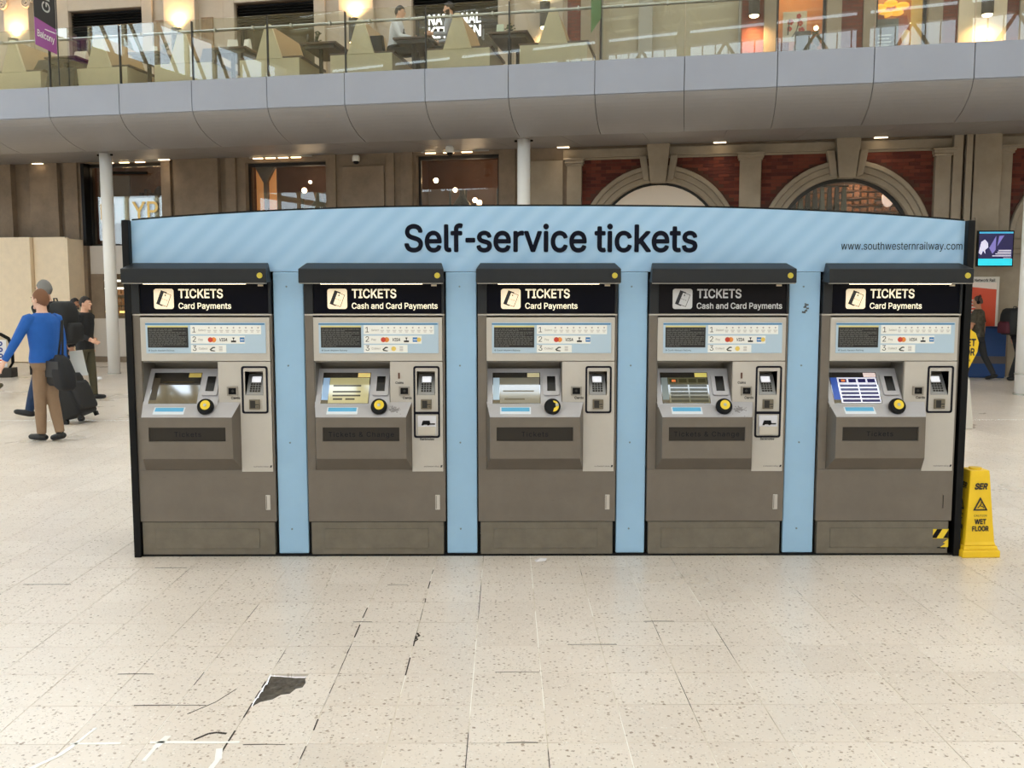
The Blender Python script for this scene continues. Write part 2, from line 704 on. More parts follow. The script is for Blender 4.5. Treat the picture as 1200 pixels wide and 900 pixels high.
floor = struct(obj('floor', fb, [TERR, GROUT]), 'pale cream terrazzo tile floor of the station concourse')
G = 0.0020
tb = B().box(G, TX - G, G, TY - G, -0.02, 0.0)
tile_me = tb.mesh('tile')
tile_me.materials.append(TERR)
cells = []
for i in range(-30, 30):
    for j in range(-3, 28):
        x, y = X0 + (i + .5) * TX, Y0 + (j + .5) * TY
        cells.append((x, y, i, j))
cells = [c for c in cells if abs(c[0] + 0.03) < 0.62 * c[1] + 0.3]
near = sorted([c for c in cells if c[1] < 5.6], key=lambda c: c[1])[:298]
ns = set((c[2], c[3]) for c in near)
for x, y, i, j in near:
    if (i, j) == (HOLE[0], HOLE[1]):
        continue
    o = bpy.data.objects.new('tile', tile_me)
    COL.objects.link(o)
    o.location = (x - TX / 2, y - TY / 2, random.uniform(-0.0006, 0.0))
    o.parent = floor
fb2 = B()
for x, y, i, j in cells:
    if (i, j) in ns:
        continue
    a, b_, c, d = x - TX / 2 + G, x + TX / 2 - G, y - TY / 2 + G, y + TY / 2 - G
    fb2.add([(a, c, 0), (b_, c, 0), (b_, d, 0), (a, d, 0), (a, c, -.01), (b_, c, -.01), (b_, d, -.01), (a, d, -.01)],
            [(0, 1, 2, 3), (0, 4, 5, 1), (1, 5, 6, 2), (2, 6, 7, 3), (3, 7, 4, 0)])
obj('tile_field', fb2, TERR, floor, kind='stuff')
# broken tile: a corner is missing and dark mortar shows
hx, hy = X0 + HOLE[0] * TX, Y0 + HOLE[1] * TY
cr = [(.012, G), (.03, .035), (.075, .06), (.10, .105), (.135, .115), (.15, .165), (.176, .18), (.18, .235), (.168, .27), (.175, TY - G), (TX - G, TY - G), (TX - G, G)]
bt = B().prism_z(cr, -0.02, 0)
obj('tile', bt, TERR, floor, loc=(hx, hy, 0), label='broken floor tile with a missing corner')
MORTAR = mat('dark_crumbled_mortar', (92, 85, 78), 0.9, var=0.6, vscale=25, bump=0.6, bscale=60)
mo = B()
nx, ny = 14, 14
vs = [(TX * i / nx, TY * j / ny, -0.012 + random.uniform(-.004, .0065)) for j in range(ny + 1) for i in range(nx + 1)]
mo.add(vs, [(j * (nx + 1) + i, j * (nx + 1) + i + 1, (j + 1) * (nx + 1) + i + 1, (j + 1) * (nx + 1) + i) for j in range(ny) for i in range(nx)])
obj('mortar_bed', mo, MORTAR, floor, loc=(hx, hy, -0.004), label='dark crumbled mortar in the broken tile')
CRACK = mat('crack_dirt', (58, 50, 44), 0.9)


def crackline(pts, w, m=CRACK, name='crack', z=0.0012):
    b = B()
    for (x, y), (x2, y2) in zip(pts, pts[1:]):
        dx, dy = x2 - x, y2 - y
        l = max(1e-6, sqrt(dx * dx + dy * dy))
        px, py = -dy / l * w / 2 * random.uniform(.5, 1.3), dx / l * w / 2 * random.uniform(.5, 1.3)
        b.hexa([(x - px, y - py, 0), (x2 - px, y2 - py, 0), (x2 + px, y2 + py, 0), (x + px, y + py, 0),
                (x - px, y - py, z), (x2 - px, y2 - py, z), (x2 + px, y2 + py, z), (x + px, y + py, z)])
    return obj(name, b, m, floor)


for sx, y0, y1 in ((X0 - 3 * TX, 3.25, 4.9), (X0 - 2 * TX, 4.0, 5.6), (X0 - 4 * TX, 3.3, 4.02), (X0 - 5 * TX, 3.9, 4.1)):
    y = y0
    while y < y1:
        l = random.uniform(.05, .22)
        crackline([(sx + random.uniform(-.002, .002), y), (sx, min(y + l, y1))], random.uniform(.003, .006))
        y += l + random.uniform(.03, .25)
for (xa, ya, l) in ((-1.75, 4.02, .16), (-1.55, 3.7, .3), (-0.80, 4.68, .1), (-0.7, 5.3, .12), (-2.85, 5.32, .28), (-2.2, 5.65, .2), (0.72, 4.68, .16), (0.3, 4.36, .24), (-0.45, 3.05, .15), (-1.0, 3.36, .16), (0.0, 3.37, .12), (-0.05, 4.03, .2)):
    crackline([(xa, ya), (xa + l / 2, ya + .003), (xa + l, ya)], .004)
crackline([(-.455, 4.40), (-.44, 4.43), (-.452, 4.46), (-.435, 4.48), (-.45, 4.52)], .012)
crackline([(-1.20, 3.40), (-1.16, 3.45), (-1.13, 3.46), (-1.09, 3.45)], .010)
crackline([(-1.30, 3.62), (-1.22, 3.73), (-1.17, 3.86)], .003)
PAINT = mat('white_paint_smear', (250, 250, 248), 0.5)
for pts, w in (([(-1.72, 3.18), (-1.66, 3.28), (-1.64, 3.36), (-1.62, 3.5)], .017), ([(-1.66, 3.37), (-1.56, 3.372), (-1.47, 3.375)], .018),
               ([(-1.33, 3.24), (-1.325, 3.34), (-1.31, 3.43)], .02), ([(-1.36, 3.38), (-1.27, 3.382), (-1.1, 3.378), (-1.02, 3.382)], .02),
               ([(-1.07, 3.15), (-1.06, 3.25), (-1.08, 3.33)], .028)):
    crackline(pts, w, PAINT, 'paint_smear', .0016)

# ---- facade wall (ground floor plus first floor), in balcony coordinates
WD = 4.85
BOT, TOP = 0.0, 11.0
winA = (-11.9, -9.75, 0.13, 5.0)
winB = (-7.50, -5.42, 0.9, 4.9)
winC = (-3.17, -1.20, 0.9, 4.95)
arch1 = (0.73, 4.19, 0.0, 4.73)
arch2 = (4.66, 8.16, 0.0, 4.73)
arch3 = (9.66, 13.1, 0.0, 4.73)
W1 = (-12.05, -10.05, 5.9, 8.68)
W2 = (-7.61, -5.60, 5.9, 8.62)
W3 = (-3.21, -1.19, 5.9, 8.75)
S1 = (1.10, 4.15, 5.75, 8.8)
S2 = (4.88, 5.91, 5.75, 8.8)
S3 = (6.90, 7.92, 5.75, 8.8)
wb = B().plate(-26, 16, BOT, TOP, [winA, winB, winC, arch1, arch2, arch3, W1, W2, W3, S1, S2, S3], WD, WD + 0.45)
wall = struct(fobj('wall_back', wb, STONE), 'soot-stained stone station facade behind the ticket machines')
# cleaner upper storey stone skin
ub = B().plate(-26, 0.38, 5.2, TOP, [W1, W2, W3], WD - 0.03, WD)
obj('upper_facing', ub, STONE_U, wall)


def wpart(name, b, m, **k):
    return obj(name, b, m, wall, **k)


def pilaster(t0, t1, z0, z1, out, m, cap=True, capz=0.16):
    b = B().box(t0, t1, WD - out, WD + .02, z0, z1)
    if cap:
        b.box(t0 - .03, t1 + .03, WD - out - .03, WD, z1 - capz, z1 - capz * .7)
        b.box(t0 - .05, t1 + .05, WD - out - .06, WD, z1 - capz * .7, z1 - capz * .25)
        b.box(t0 - .075, t1 + .075, WD - out - .09, WD, z1 - capz * .25, z1)
    return wpart('pilaster', b, m, bevel=.008)


# left bays: broad stone piers with raised panels
pilaster(-14.55, -13.85, 0, 5.03, .18, STONE, False)
pilaster(-13.35, -12.55, 0, 5.03, .14, STONE, False)
pilaster(-12.45, -12.05, 0, 5.03, .06, STONE, False)
pilaster(-9.70, -9.45, 0, 5.03, .10, STONE, False)
pilaster(-9.32, -8.15, 0, 5.03, .14, STONE, False)
pilaster(-7.98, -7.72, 0, 5.03, .08, STONE, False)
pilaster(-5.36, -5.15, 0, 5.03, .06, STONE, False)
wpart('stone_panel', B().box(-4.98, -3.95, WD - .06, WD, 0.4, 4.74), STONE, bevel=.01)
pilaster(-3.90, -3.70, 0, 5.03, .05, STONE, False)
pilaster(-3.52, -3.24, 0, 5.03, .10, STONE, False)
pilaster(-1.17, -0.80, 0, 5.03, .08, STONE, False)
wpart('stone_panel', B().box(-0.62, 0.30, WD - .06, WD, 0.4, 4.74), STONE_L, bevel=.01)
# right bays
pilaster(.40, .73, 0, 4.76, .14, STONE_L)
pilaster(4.19, 4.64, 0, 4.78, .16, STONE_L)
pilaster(8.17, 8.48, 0, 4.76, .14, STONE_L)
pilaster(8.50, 8.68, 0, 5.03, .20, STONE_L, False)
pilaster(8.74, 8.86, 0, 5.03, .24, STONE_L, False)
pilaster(8.90, 9.42, 0, 5.03, .22, STONE_L, False)
pilaster(9.44, 9.66, 0, 4.78, .12, STONE_L)
for z0, z1, out, nm in ((4.78, 4.97, .07, 'entablature'), (4.73, 4.78, .03, 'cornice_bead')):
    wpart(nm, B().box(.3, 8.5, WD - out, WD, z0, z1).box(9.4, 14, WD - out, WD, z0, z1), STONE_L, bevel=.008)
wpart('dado', B().box(8.45, 9.7, WD - .27, WD, 0, .93), STONE)


BRICKS = []


def arch_bay(c, t0, t1, first):
    ri, ro, zc, top = 1.42, 1.77, 2.80, 4.73
    n = 28
    # brick spandrel between arch and entablature
    P = [(t0, top), (t0, zc), (c - ro + .02, zc)]
    for k in range(n + 1):
        a = pi - pi * k / n
        P.append((c + (ro - .02) * cos(a), zc + (ro - .02) * sin(a)))
    P += [(t1, zc), (t1, top)]
    b = B()
    top_pts = []
    xs = [t0] + [c + (ro - .02) * cos(pi - pi * k / n) for k in range(n + 1)] + [t1]
    zs = [zc] + [zc + (ro - .02) * sin(pi - pi * k / n) for k in range(n + 1)] + [zc]
    for k in range(len(xs) - 1):
        if xs[k + 1] - xs[k] < 1e-4:
            continue
        a0, a1, e0, e1 = xs[k], xs[k + 1], min(zs[k], top), min(zs[k + 1], top)
        b.hexa([(a0, WD, e0), (a1, WD, e1), (a1, WD + .3, e1), (a0, WD + .3, e0), (a0, WD, top), (a1, WD, top), (a1, WD + .3, top), (a0, WD + .3, top)])
    b.box(t0, c - ri, WD, WD + .3, 0, zc)
    b.box(c + ri, t1, WD, WD + .3, 0, zc)
    wpart('brick_spandrel', b, mat('brick_mortar', (92, 60, 48), .9))
    zlow = 3.42 if c < 9 else 2.95
    row = 0
    z = top - .071
    while z > zlow:
        x = t0 - (.1125 if row % 2 else 0) - .02
        while x < min(t1, 10.6):
            x0_, x1_ = max(x, t0 + .002), min(x + .217, t1 - .002)
            far = all((px - c) ** 2 + (pz - zc) ** 2 > (ro - .015) ** 2 for px in (x0_, x1_, (x0_ + x1_) / 2) for pz in (z, z + .067))
            key = abs((x0_ + x1_) / 2 - c) < .34 and z > 4.2
            if x1_ - x0_ > .05 and far and not key:
                BRICKS.append((x0_, x1_, z))
            x += .225
        row += 1
        z -= .075
    # moulded archivolt in three steps
    for r0, r1, out, nm in ((ri, ri + .12, .05, 'archivolt_inner'), (ri + .12, ri + .25, .09, 'archivolt_middle'), (ri + .25, ro, .14, 'archivolt_outer')):
        b = B()
        R = []
        for k in range(n + 1):
            a = pi - pi * k / n
            q = []
            for r, d in ((r0, WD + .25), (r0, WD - out + .015), (r0 + .015, WD - out), (r1 - .015, WD - out), (r1, WD - out + .015), (r1, WD + .25)):
                q.append((c + r * cos(a), d, zc + r * sin(a)))
            R.append(q)
        b.rings(R)
        wpart(nm, b, STONE_L)
    b = B()
    for s in (-1, 1):
        a, e = (c - ro - .12, c - ri + .06) if s < 0 else (c + ri - .06, c + ro + .12)
        a, e = max(a, t0 - .05), min(e, t1 + .05)
        b.box(a, e, WD - .2, WD + .2, 2.66, 2.86).box(a + .02, e - .02, WD - .17, WD + .2, 2.56, 2.66).box(a + .04, e - .04, WD - .12, WD + .2, 0, 2.56)
    wpart('impost_pier', b, STONE_L, bevel=.008)
    # keystone with flanking stones
    b = B().hexa([(c - .17, WD - .3, 4.18), (c + .17, WD - .3, 4.18), (c + .17, WD, 4.18), (c - .17, WD, 4.18),
                  (c - .25, WD - .34, 5.02), (c + .25, WD - .34, 5.02), (c + .25, WD, 5.02), (c - .25, WD, 5.02)])
    wpart('keystone', b, STONE_L, bevel=.01)
    for s in (-1, 1):
        pts = [(c + s * .19, 4.2), (c + s * .33, 4.24), (c + s * .42, 4.76), (c + s * .26, 4.76)]
        if s < 0:
            pts = pts[::-1]
        wpart('voussoir', B().prism_y(pts, WD - .22, WD), STONE_L, bevel=.01)


arch_bay(2.44, .73, 4.19, True)
arch_bay(6.40, 4.66, 8.16, False)
arch_bay(11.42, 9.66, 13.1, False)

BRICK_TONES = [mat('brick_red_%d' % q, col, .85, var=.12, vscale=6) for q, col in enumerate(((112, 52, 38), (98, 44, 33), (86, 38, 30), (120, 60, 44)))]
BMESH = {}
extra = B()
BRICKS.sort(key=lambda q: -q[2])
for q, (x0_, x1_, z) in enumerate(BRICKS):
    if q >= 298:
        extra.box(x0_, x1_, WD - .008, WD + .01, z, z + .067)
        continue
    w = round(x1_ - x0_, 3)
    tone = random.randrange(4)
    if (w, tone) not in BMESH:
        bm_ = B().box(0, w, -.008, .01, 0, .067).mesh('brick')
        bm_.materials.append(BRICK_TONES[tone])
        BMESH[(w, tone)] = bm_
    o = bpy.data.objects.new('brick', BMESH[(w, tone)])
    COL.objects.link(o)
    o.parent = wall
    o.location = (x0_, WD + random.uniform(-.002, .001), z)
if extra.v:
    obj('brick_courses', extra, BRICK_TONES[1], wall, kind='stuff')


def half_disc(c, r, zc, n=24, base=None):
    P = [(c + r * cos(pi * k / n), zc + r * sin(pi * k / n)) for k in range(n + 1)]
    if base is not None:
        P += [(c - r, base), (c + r, base)]
    return P


wpart('arch_infill', B().prism_y(half_disc(2.44, 1.36, 2.80, base=.1), WD + .16, WD + .2), mat('cream_board', (232, 218, 202), .6))
wpart('arch_reveal', B().prism_y(half_disc(2.44, 1.44, 2.80, base=.1), WD + .2, WD + .24), DARKGREY)


# ---- windows with lit rooms behind
def interior(name, label, w, depth, m_wall, bulbs, power, colour=(1, .72, .45), glassd=.22, frame=True):
    t0, t1, z0, z1 = w
    win = struct(fobj(name, B().plate(t0, t1, z0, z1, [(t0 + .06, t1 - .06, z0 + .05, z1 - .08)], WD + glassd - .04, WD + glassd + .04), DARKGREY), label)
    obj('pane', B().box(t0 + .05, t1 - .05, WD + glassd - .006, WD + glassd + .006, z0 + .04, z1 - .07), WINGLASS, win)
    b = B()
    y0, y1 = WD + .45, WD + .45 + depth
    b.box(t0 - .6, t1 + .6, y1, y1 + .05, z0 - .1, z1 + .3)
    b.box(t0 - .65, t0 - .6, y0, y1, z0 - .1, z1 + .3)
    b.box(t1 + .6, t1 + .65, y0, y1, z0 - .1, z1 + .3)
    b.box(t0 - .6, t1 + .6, y0, y1, z1 + .3, z1 + .35)
    b.box(t0 - .6, t1 + .6, y0, y1, z0 - .15, z0 - .1)
    obj('room_lining', b, m_wall, win)
    for k, (bt, bd, bz, r) in enumerate(bulbs):
        o = obj('bulb', B().ball((bt, bd, bz), (r, r, r), 12, 8), BULB, win, smooth=True)
    if power > 0:
        ld = bpy.data.lights.new('room_light', 'POINT')
        ld.energy = power
        ld.color = colour
        ld.shadow_soft_size = .3
        lo = bpy.data.objects.new('room_light', ld)
        COL.objects.link(lo)
        lo.parent = win
        lo.location = ((t0 + t1) / 2, WD + .45 + depth * .5, z1 - .1)
    return win


wA = interior('window_1', 'tall shop window beside the slim white column', (winA[0], winA[1], 2.95, winA[3]), 2.2, WOODIN, [(-10.12, WD + .9, 4.45, .06)], 22)
b = B()
for k in range(5):
    b.box(-11.6, -9.4, WD + 1.7, WD + 2.1, 3.1 + .3 * k, 3.14 + .3 * k)
    for j in range(14):
        x = -11.5 + j * .15
        b.box(x, x + .09, WD + 1.75, WD + 1.95, 3.14 + .3 * k, 3.14 + .3 * k + random.uniform(.1, .22))
obj('shelf_stock', b, DARKIN, wA, kind='stuff')
obj('cut_out_figure', B().lathe([(.02, 3.2), (.26, 3.3), (.26, 3.95), (.2, 4.06), (.09, 4.12), (.09, 4.2), (.13, 4.3), (.13, 4.42), (.06, 4.5), (.01, 4.51)], (-10.3, WD + .85, 0), 14), DARKIN, wA, smooth=True)
obj('ceiling_pipe', B().tube([(-11.5, WD + .1, 4.78), (-10.2, WD + .1, 4.74)], .035), BLACK, wA)
obj('dark_mullion', B().box(-11.95, -11.86, WD - .05, WD + .3, 2.95, 5.0), BLACK, wA)
obj('side_curtain', B().box(-11.82, -10.95, WD + .5, WD + .54, 2.95, 4.75), mat('grey_brown_curtain', (104, 88, 76), .8), wA)
GOLD = mat('gilded_lettering', (226, 188, 110), .35, .4)
lt = fthing('window_lettering', 'gold letters on glass band of the window beside the white column', 'lettering', -11.4, WD + .16, 3.62)
obj('glass_band', B().box(-.2, 1.62, 0, .012, -.1, .52), WINGLASS, lt)
text('letter_n', 'N', GOLD, lt, -.17, .0, .38, y=-.004, weight=.02)
text('letters_end', 'YP', GOLD, lt, .72, .0, .42, y=-.004, weight=.01, width=.72)
# shop front under it
sf = struct(fobj('door_1', B().box(-11.85, -9.6, WD + .05, WD + .12, 2.24, 2.95).box(-11.85, -9.6, WD + .05, WD + .12, .13, 1.11), mat('pale_grey_shopfront', (206, 198, 190), .5)), 'pale shop front with glazed counter window below the tall shop window')
obj('skirting', B().box(-11.85, -9.6, WD + .03, WD + .14, 0, .14), mat('dark_skirting', (120, 110, 104), .6), sf)
obj('stile', B().box(-11.85, -11.5, WD + .04, WD + .12, 1.11, 2.24), STONE, sf)
obj('pane', B().box(-11.5, -9.6, WD + .08, WD + .09, 1.11, 2.24), WINGLASS, sf)
obj('counter_back', B().box(-15.5, -9, WD + 2.4, WD + 2.45, 0, 2.9).box(-15.5, -9, WD + .46, WD + 2.4, 2.7, 2.75).box(-15.5, -15.4, WD + .46, WD + 2.4, 0, 2.9), WOODIN, sf)
for z in (2.06, 1.86):
    obj('tube_light', B().box(-14, -9.6, WD + 1.2, WD + 1.28, z, z + .05), mat('tube_white', (255, 246, 230), .5, emit=4), sf)
b = B()
for k in range(3):
    b.box(-14, -9.6, WD + 1.5, WD + 1.9, 1.15 + k * .28, 1.18 + k * .28)
    for j in range(-22, 16):
        b.box(-11.4 + j * .115, -11.32 + j * .115, WD + 1.5, WD + 1.8, 1.18 + k * .28, 1.2 + k * .28 + random.uniform(.06, .2))
obj('counter_goods', b, mat('amber_goods', (180, 110, 50), .5, var=.6, vscale=9), sf, kind='stuff')
obj('counter_strip', B().box(-11.45, -9.6, WD + .6, WD + .7, 1.24, 1.29), mat('counter_glow', (255, 216, 120), .5, emit=3), sf)
obj('rail', B().box(-10.75, -9.6, WD + .02, WD + .05, .93, .955), BLACK, sf)
text('letter_m', 'M', INK, sf, -10.62, .42, .26, y=WD + .045)

wB = interior('window_2', 'pub window with amber lit column left of a bare bulb', winB, 2.6, WOODIN, [(-6.5, WD + 1.2, 4.35, .065), (-6.55, WD + 1.7, 4.62, .04), (-5.55, WD + 1.0, 4.62, .035)], 30)
AMBER = mat('amber_lit_board', (236, 160, 92), .7, emit=.5)  # orange light falling on the boards put into their colour and emission
obj('amber_board', B().box(-7.42, -7.18, WD + .42, WD + .46, .9, 4.8).box(-7.08, -6.9, WD + .42, WD + .46, .9, 4.8), AMBER, wB)
obj('bracket_post', B().box(-7.17, -7.09, WD + .3, WD + .4, .9, 4.8).prism_y([(-7.4, 4.85), (-7.17, 4.45), (-7.09, 4.45), (-6.86, 4.85)], WD + .3, WD + .4), mat('grey_post', (120, 106, 92), .6), wB)
wC = interior('window_3', 'pub window with cluster of bare bulbs near the white centre column', winC, 2.6, WOODIN, [(-2.95, WD + .9, 4.48, .06), (-2.6, WD + 1.4, 4.3, .055), (-2.05, WD + 1.2, 4.02, .06), (-1.95, WD + 1.25, 3.96, .065)], 30)
for w_, t0, ts in ((wB, -7.0, (-6.6, -6.0, -5.7)), (wC, -3.0, (-2.7, -2.3, -1.5))):
    t1 = t0 + 1.7
    obj('counter', B().box(t0, t1, WD + 1.6, WD + 2.2, 2.6, 3.7), WALNUT, w_)
    b = B()
    for j in range(16):
        x = t0 + .05 + j * .1
        h = random.uniform(.16, .28)
        b.lathe([(.032, 0), (.032, h * .6), (.012, h * .75), (.012, h)], (x, WD + 1.75, 3.7), 8)
    obj('bottles', b, mat('bottle_mix', (150, 110, 70), .3, var=.7, vscale=8), w_, kind='stuff')
    for x in ts:
        obj('pump_handle', B().tube([(x, WD + 1.3, 3.6), (x, WD + 1.3, 4.3)], [.02, .03]), DARKGREY, w_)
    obj('lamp_shade', B().lathe([(.05, .5), (.07, .35), (.24, .1), (.26, 0), (.24, 0)], (ts[1], WD + .9, 3.75), 16), DARKGREY, w_, smooth=True)
# window in the second arch: clothes shop
wD = struct(fobj('window_4', B().prism_y([(6.40 + 1.42 * cos(pi * k / 24), 2.8 + 1.42 * sin(pi * k / 24)) for k in range(25)] + [(6.40 + 1.34 * cos(pi * k / 24), 2.8 + 1.34 * sin(pi * k / 24)) for k in range(24, -1, -1)], WD + .15, WD + .22), DARKGREY), 'arched shop window with clothes on rails inside')
obj('pane', B().prism_y(half_disc(6.4, 1.36, 2.8, base=.2), WD + .18, WD + .19), WINGLASS, wD)
obj('room_lining', B().box(4.4, 8.4, WD + 3.2, WD + 3.25, 0, 4.9).box(4.4, 8.4, WD + .35, WD + 3.2, 4.6, 4.65).box(4.4, 4.45, WD + .35, WD + 3.2, 0, 4.9).box(8.35, 8.4, WD + .35, WD + 3.2, 0, 4.9), WOODIN, wD)
obj('clothes_rail', B().tube([(4.9, WD + .8, 4.12), (6.6, WD + .8, 4.12)], .02), BLACK, wD)
b = B()
x = 5.2
for k in range(9):
    b.hexa([(x, WD + .7, 3.0), (x + .16, WD + .7, 3.0), (x + .16, WD + 1.0, 3.0), (x, WD + 1.0, 3.0), (x + .03, WD + .78, 4.1), (x + .1, WD + .78, 4.1), (x + .1, WD + .9, 4.1), (x + .03, WD + .9, 4.1)], k % 3)
    x += .155
obj('hanging_clothes', b, [BLACK, mat('charcoal_cloth', (60, 60, 58), .9), mat('grey_green_cloth', (110, 112, 100), .9)], wD, kind='stuff')
b = B()
for k in range(8):
    b.box(4.9, 8.1, WD + 2.6, WD + 3.0, 3.0 + k * .17, 3.03 + k * .17)
    for j in range(18):
        xx = 4.95 + j * .17
        b.box(xx, xx + .12, WD + 2.5, WD + 2.9, 3.03 + k * .17, 3.03 + k * .17 + random.uniform(.04, .12))
obj('shelf_goods', b, mat('amber_shelf_goods', (150, 92, 48), .6, var=.9, vscale=14, emit=.03), wD, kind='stuff')  # faint emission puts the amber room light into the goods
for tt, dd, zz in ((7.0, WD + 1.0, 4.35), (7.35, WD + 1.6, 4.4), (6.9, WD + 2.0, 4.45)):
    obj('ceiling_panel_light', B().hexa([(tt, dd, zz), (tt + .2, dd, zz + .04), (tt + .24, dd + .5, zz + .04), (tt + .05, dd + .5, zz), (tt, dd, zz + .02), (tt + .2, dd, zz + .06), (tt + .24, dd + .5, zz + .06), (tt + .05, dd + .5, zz + .02)]), mat('panel_glow', (255, 226, 190), .5, emit=5), wD)
obj('pale_globe', B().ball((7.45, WD + .9, 3.85), (.13, .13, .2)), mat('globe_glow', (255, 220, 200), .5, emit=1.2), wD, smooth=True)
ld = bpy.data.lights.new('room_light', 'POINT')
ld.energy = 50
ld.color = (1, .74, .48)
ld.shadow_soft_size = .3
lo = bpy.data.objects.new('room_light', ld)
COL.objects.link(lo)
lo.parent = wD
lo.location = (6.9, WD + 1.6, 4.2)
wE = struct(fobj('window_5', B().prism_y(half_disc(11.42, 1.4, 2.8, base=.0), WD + .2, WD + .24), DARKGREY), 'dark arched doorway behind the white column at the edge')

# upper windows: stone surround, shutter box, dark glass
LOUV = mat('shutter_slat_black', (32, 31, 30), .5, .3)
for k, w in enumerate((W1, W2, W3)):
    t0, t1, z0, z1 = w
    lab = ('shuttered upper window nearest the purple banner', 'shuttered upper window over the pub window with amber column', 'shuttered upper window with white illuminated letters')[k]
    win = interior('window_%d' % (6 + k), lab, (t0, t1, z0, 8.3), 1.6, DARKIN, [], 0)
    b = B()
    for s in (0, 1):
        x0_, x1_ = (t0 - .28, t0) if s == 0 else (t1, t1 + .28)
        b.box(x0_, x1_, WD - .12, WD, 5.75, z1 + .28)
    b.box(t0, t1, WD - .12, WD, z1, z1 + .28)
    obj('stone_surround', b, STONE_U, win, bevel=.015)
    for j in range(7):
        zz = z1 - .05 - j * .062
        obj('slat', B().hexa([(t0, WD + .02, zz - .05), (t1, WD + .02, zz - .05), (t1, WD + .07, zz - .05), (t0, WD + .07, zz - .05), (t0, WD + .07, zz), (t1, WD + .07, zz), (t1, WD + .1, zz), (t0, WD + .1, zz)]), LOUV, win)
    obj('shutter_box', B().box(t0, t1, WD + .1, WD + .3, 8.2, z1), BLACK, win)
# right-hand upper windows
SHOPCREAM = mat('cream_shop_wall', (228, 214, 190), .6)
wS = struct(fobj('window_9', B().plate(S1[0], S1[1], S1[2], S1[3], [(S1[0] + .05, 1.95, 5.8, 8.75), (2.25, S1[1] - .05, 5.8, 8.75)], WD + .1, WD + .2), mat('stone_grey_frame', (168, 166, 156), .5)), 'wide pale glazed shopfront on the balcony behind the green banner')
obj('pane', B().box(S1[0] + .04, S1[1] - .04, WD + .15, WD + .16, 5.8, 8.75), WINGLASS, wS)
obj('blind', B().box(S1[0], S1[1], WD + .5, WD + .55, 5.75, 8.8), SHOPCREAM, wS)
for k, w in enumerate((S2, S3)):
    t0, t1, z0, z1 = w
    win = interior('window_%d' % (10 + k), ('balcony shop window with red flower picture', 'balcony shop window with yellow lanterns and chalk board')[k], w, 1.4, mat('tan_interior', (196, 140, 84), .7, var=.2, vscale=3), [(t1 - .1, WD + .9, 7.6, .05)], 55, glassd=.15)
    if k == 0:
        fl = obj('picture', B().box(t0 + .17, t0 + .67, WD + .35, WD + .38, 7.2, 7.82), mat('cream_picture', (250, 240, 214), .6), win)
        b = B()
        for cx, cz, r in ((.5, 7.72, .05), (.53, 7.57, .06), (.56, 7.42, .065), (.33, 7.6, .06), (.31, 7.46, .05)):
            for q in range(5):
                a = q * 1.257
                b.prism_y(disc(t0 + cx + r * .6 * cos(a), cz + r * .6 * sin(a), r * .5, 8), WD + .335, WD + .35)
        obj('red_flowers', b, mat('flower_red', (214, 50, 40), .6), fl)
        obj('stems', B().tube([(t0 + .36, WD + .34, 7.27), (t0 + .46, WD + .34, 7.42), (t0 + .52, WD + .34, 7.66)], .010).tube([(t0 + .28, WD + .34, 7.34), (t0 + .31, WD + .34, 7.66)], .014), INK, fl)
        obj('dark_chair_back', B().box(t0 + .43, t0 + .76, WD + .3, WD + .33, 6.95, 7.39), DARKGREY, win)
        b = B()
        for q in range(60):
            a, r = random.uniform(0, 6.28), random.uniform(0, .2)
            cx, cz = t0 + .86 + r * cos(a) * .7, 7.22 + r * sin(a)
            b.ball((cx, WD + .3 + random.uniform(-.08, .08), cz), (.03, .015, .025), 6, 4)
        obj('foliage', b, mat('grey_green_leaf', (96, 104, 80), .7), win, kind='stuff')
        obj('counter', B().box(t0 + .42, t0 + .9, WD + .34, WD + .6, 5.75, 7.12), mat('mottled_counter', (176, 158, 140), .6, var=.5, vscale=20), win)
        obj('red_chair', B().box(t0 + .06, t0 + .3, WD + .26, WD + .29, 6.1, 7.16), mat('dark_red_fabric', (128, 30, 34), .7), win)
    else:
        for cx, cz in ((.2, 7.9), (.42, 7.98), (.66, 7.92), (.32, 7.76), (.55, 7.78)):
            obj('lantern', B().ball((t0 + cx, WD + .7, cz), (.14, .13, .07)), mat('lantern_glow', (255, 190, 60), .5, emit=1.6), win, smooth=True)
        obj('red_figure_print', B().prism_y([(t0 + .05, 7.3), (t0 + .3, 7.3), (t0 + .26, 7.68), (t0 + .1, 7.72)], WD + .5, WD + .52).prism_y([(t0 + .45, 7.3), (t0 + .78, 7.3), (t0 + .72, 7.66), (t0 + .5, 7.64)], WD + .5, WD + .52), mat('rust_print', (176, 84, 46), .7), win)
        bd = obj('chalk_board', B().box(t0 + .06, t0 + .52, WD + .3, WD + .33, 6.1, 7.55), mat('slate_board', (108, 112, 108), .6), win)
        b = B()
        for q in range(4):
            b.box(t0 + .1 + .02 * (q % 2), t0 + .38 - .04 * (q % 2), WD + .294, WD + .3, 7.2 - q * .07, 7.225 - q * .07)
        obj('chalk_lines', b, WHITE, bd)
        obj('paper_lantern', B().ball((t0 + .72, WD + .5, 7.2), (.10, .1, .16)), mat('paper_shade', (250, 230, 190), .6, emit=.6), win, smooth=True)
        obj('yellow_curtain', B().box(t1 - .26, t1 - .04, WD + .3, WD + .34, 5.75, 8.8), mat('yellow_curtain', (244, 196, 96), .6, emit=.35), win)

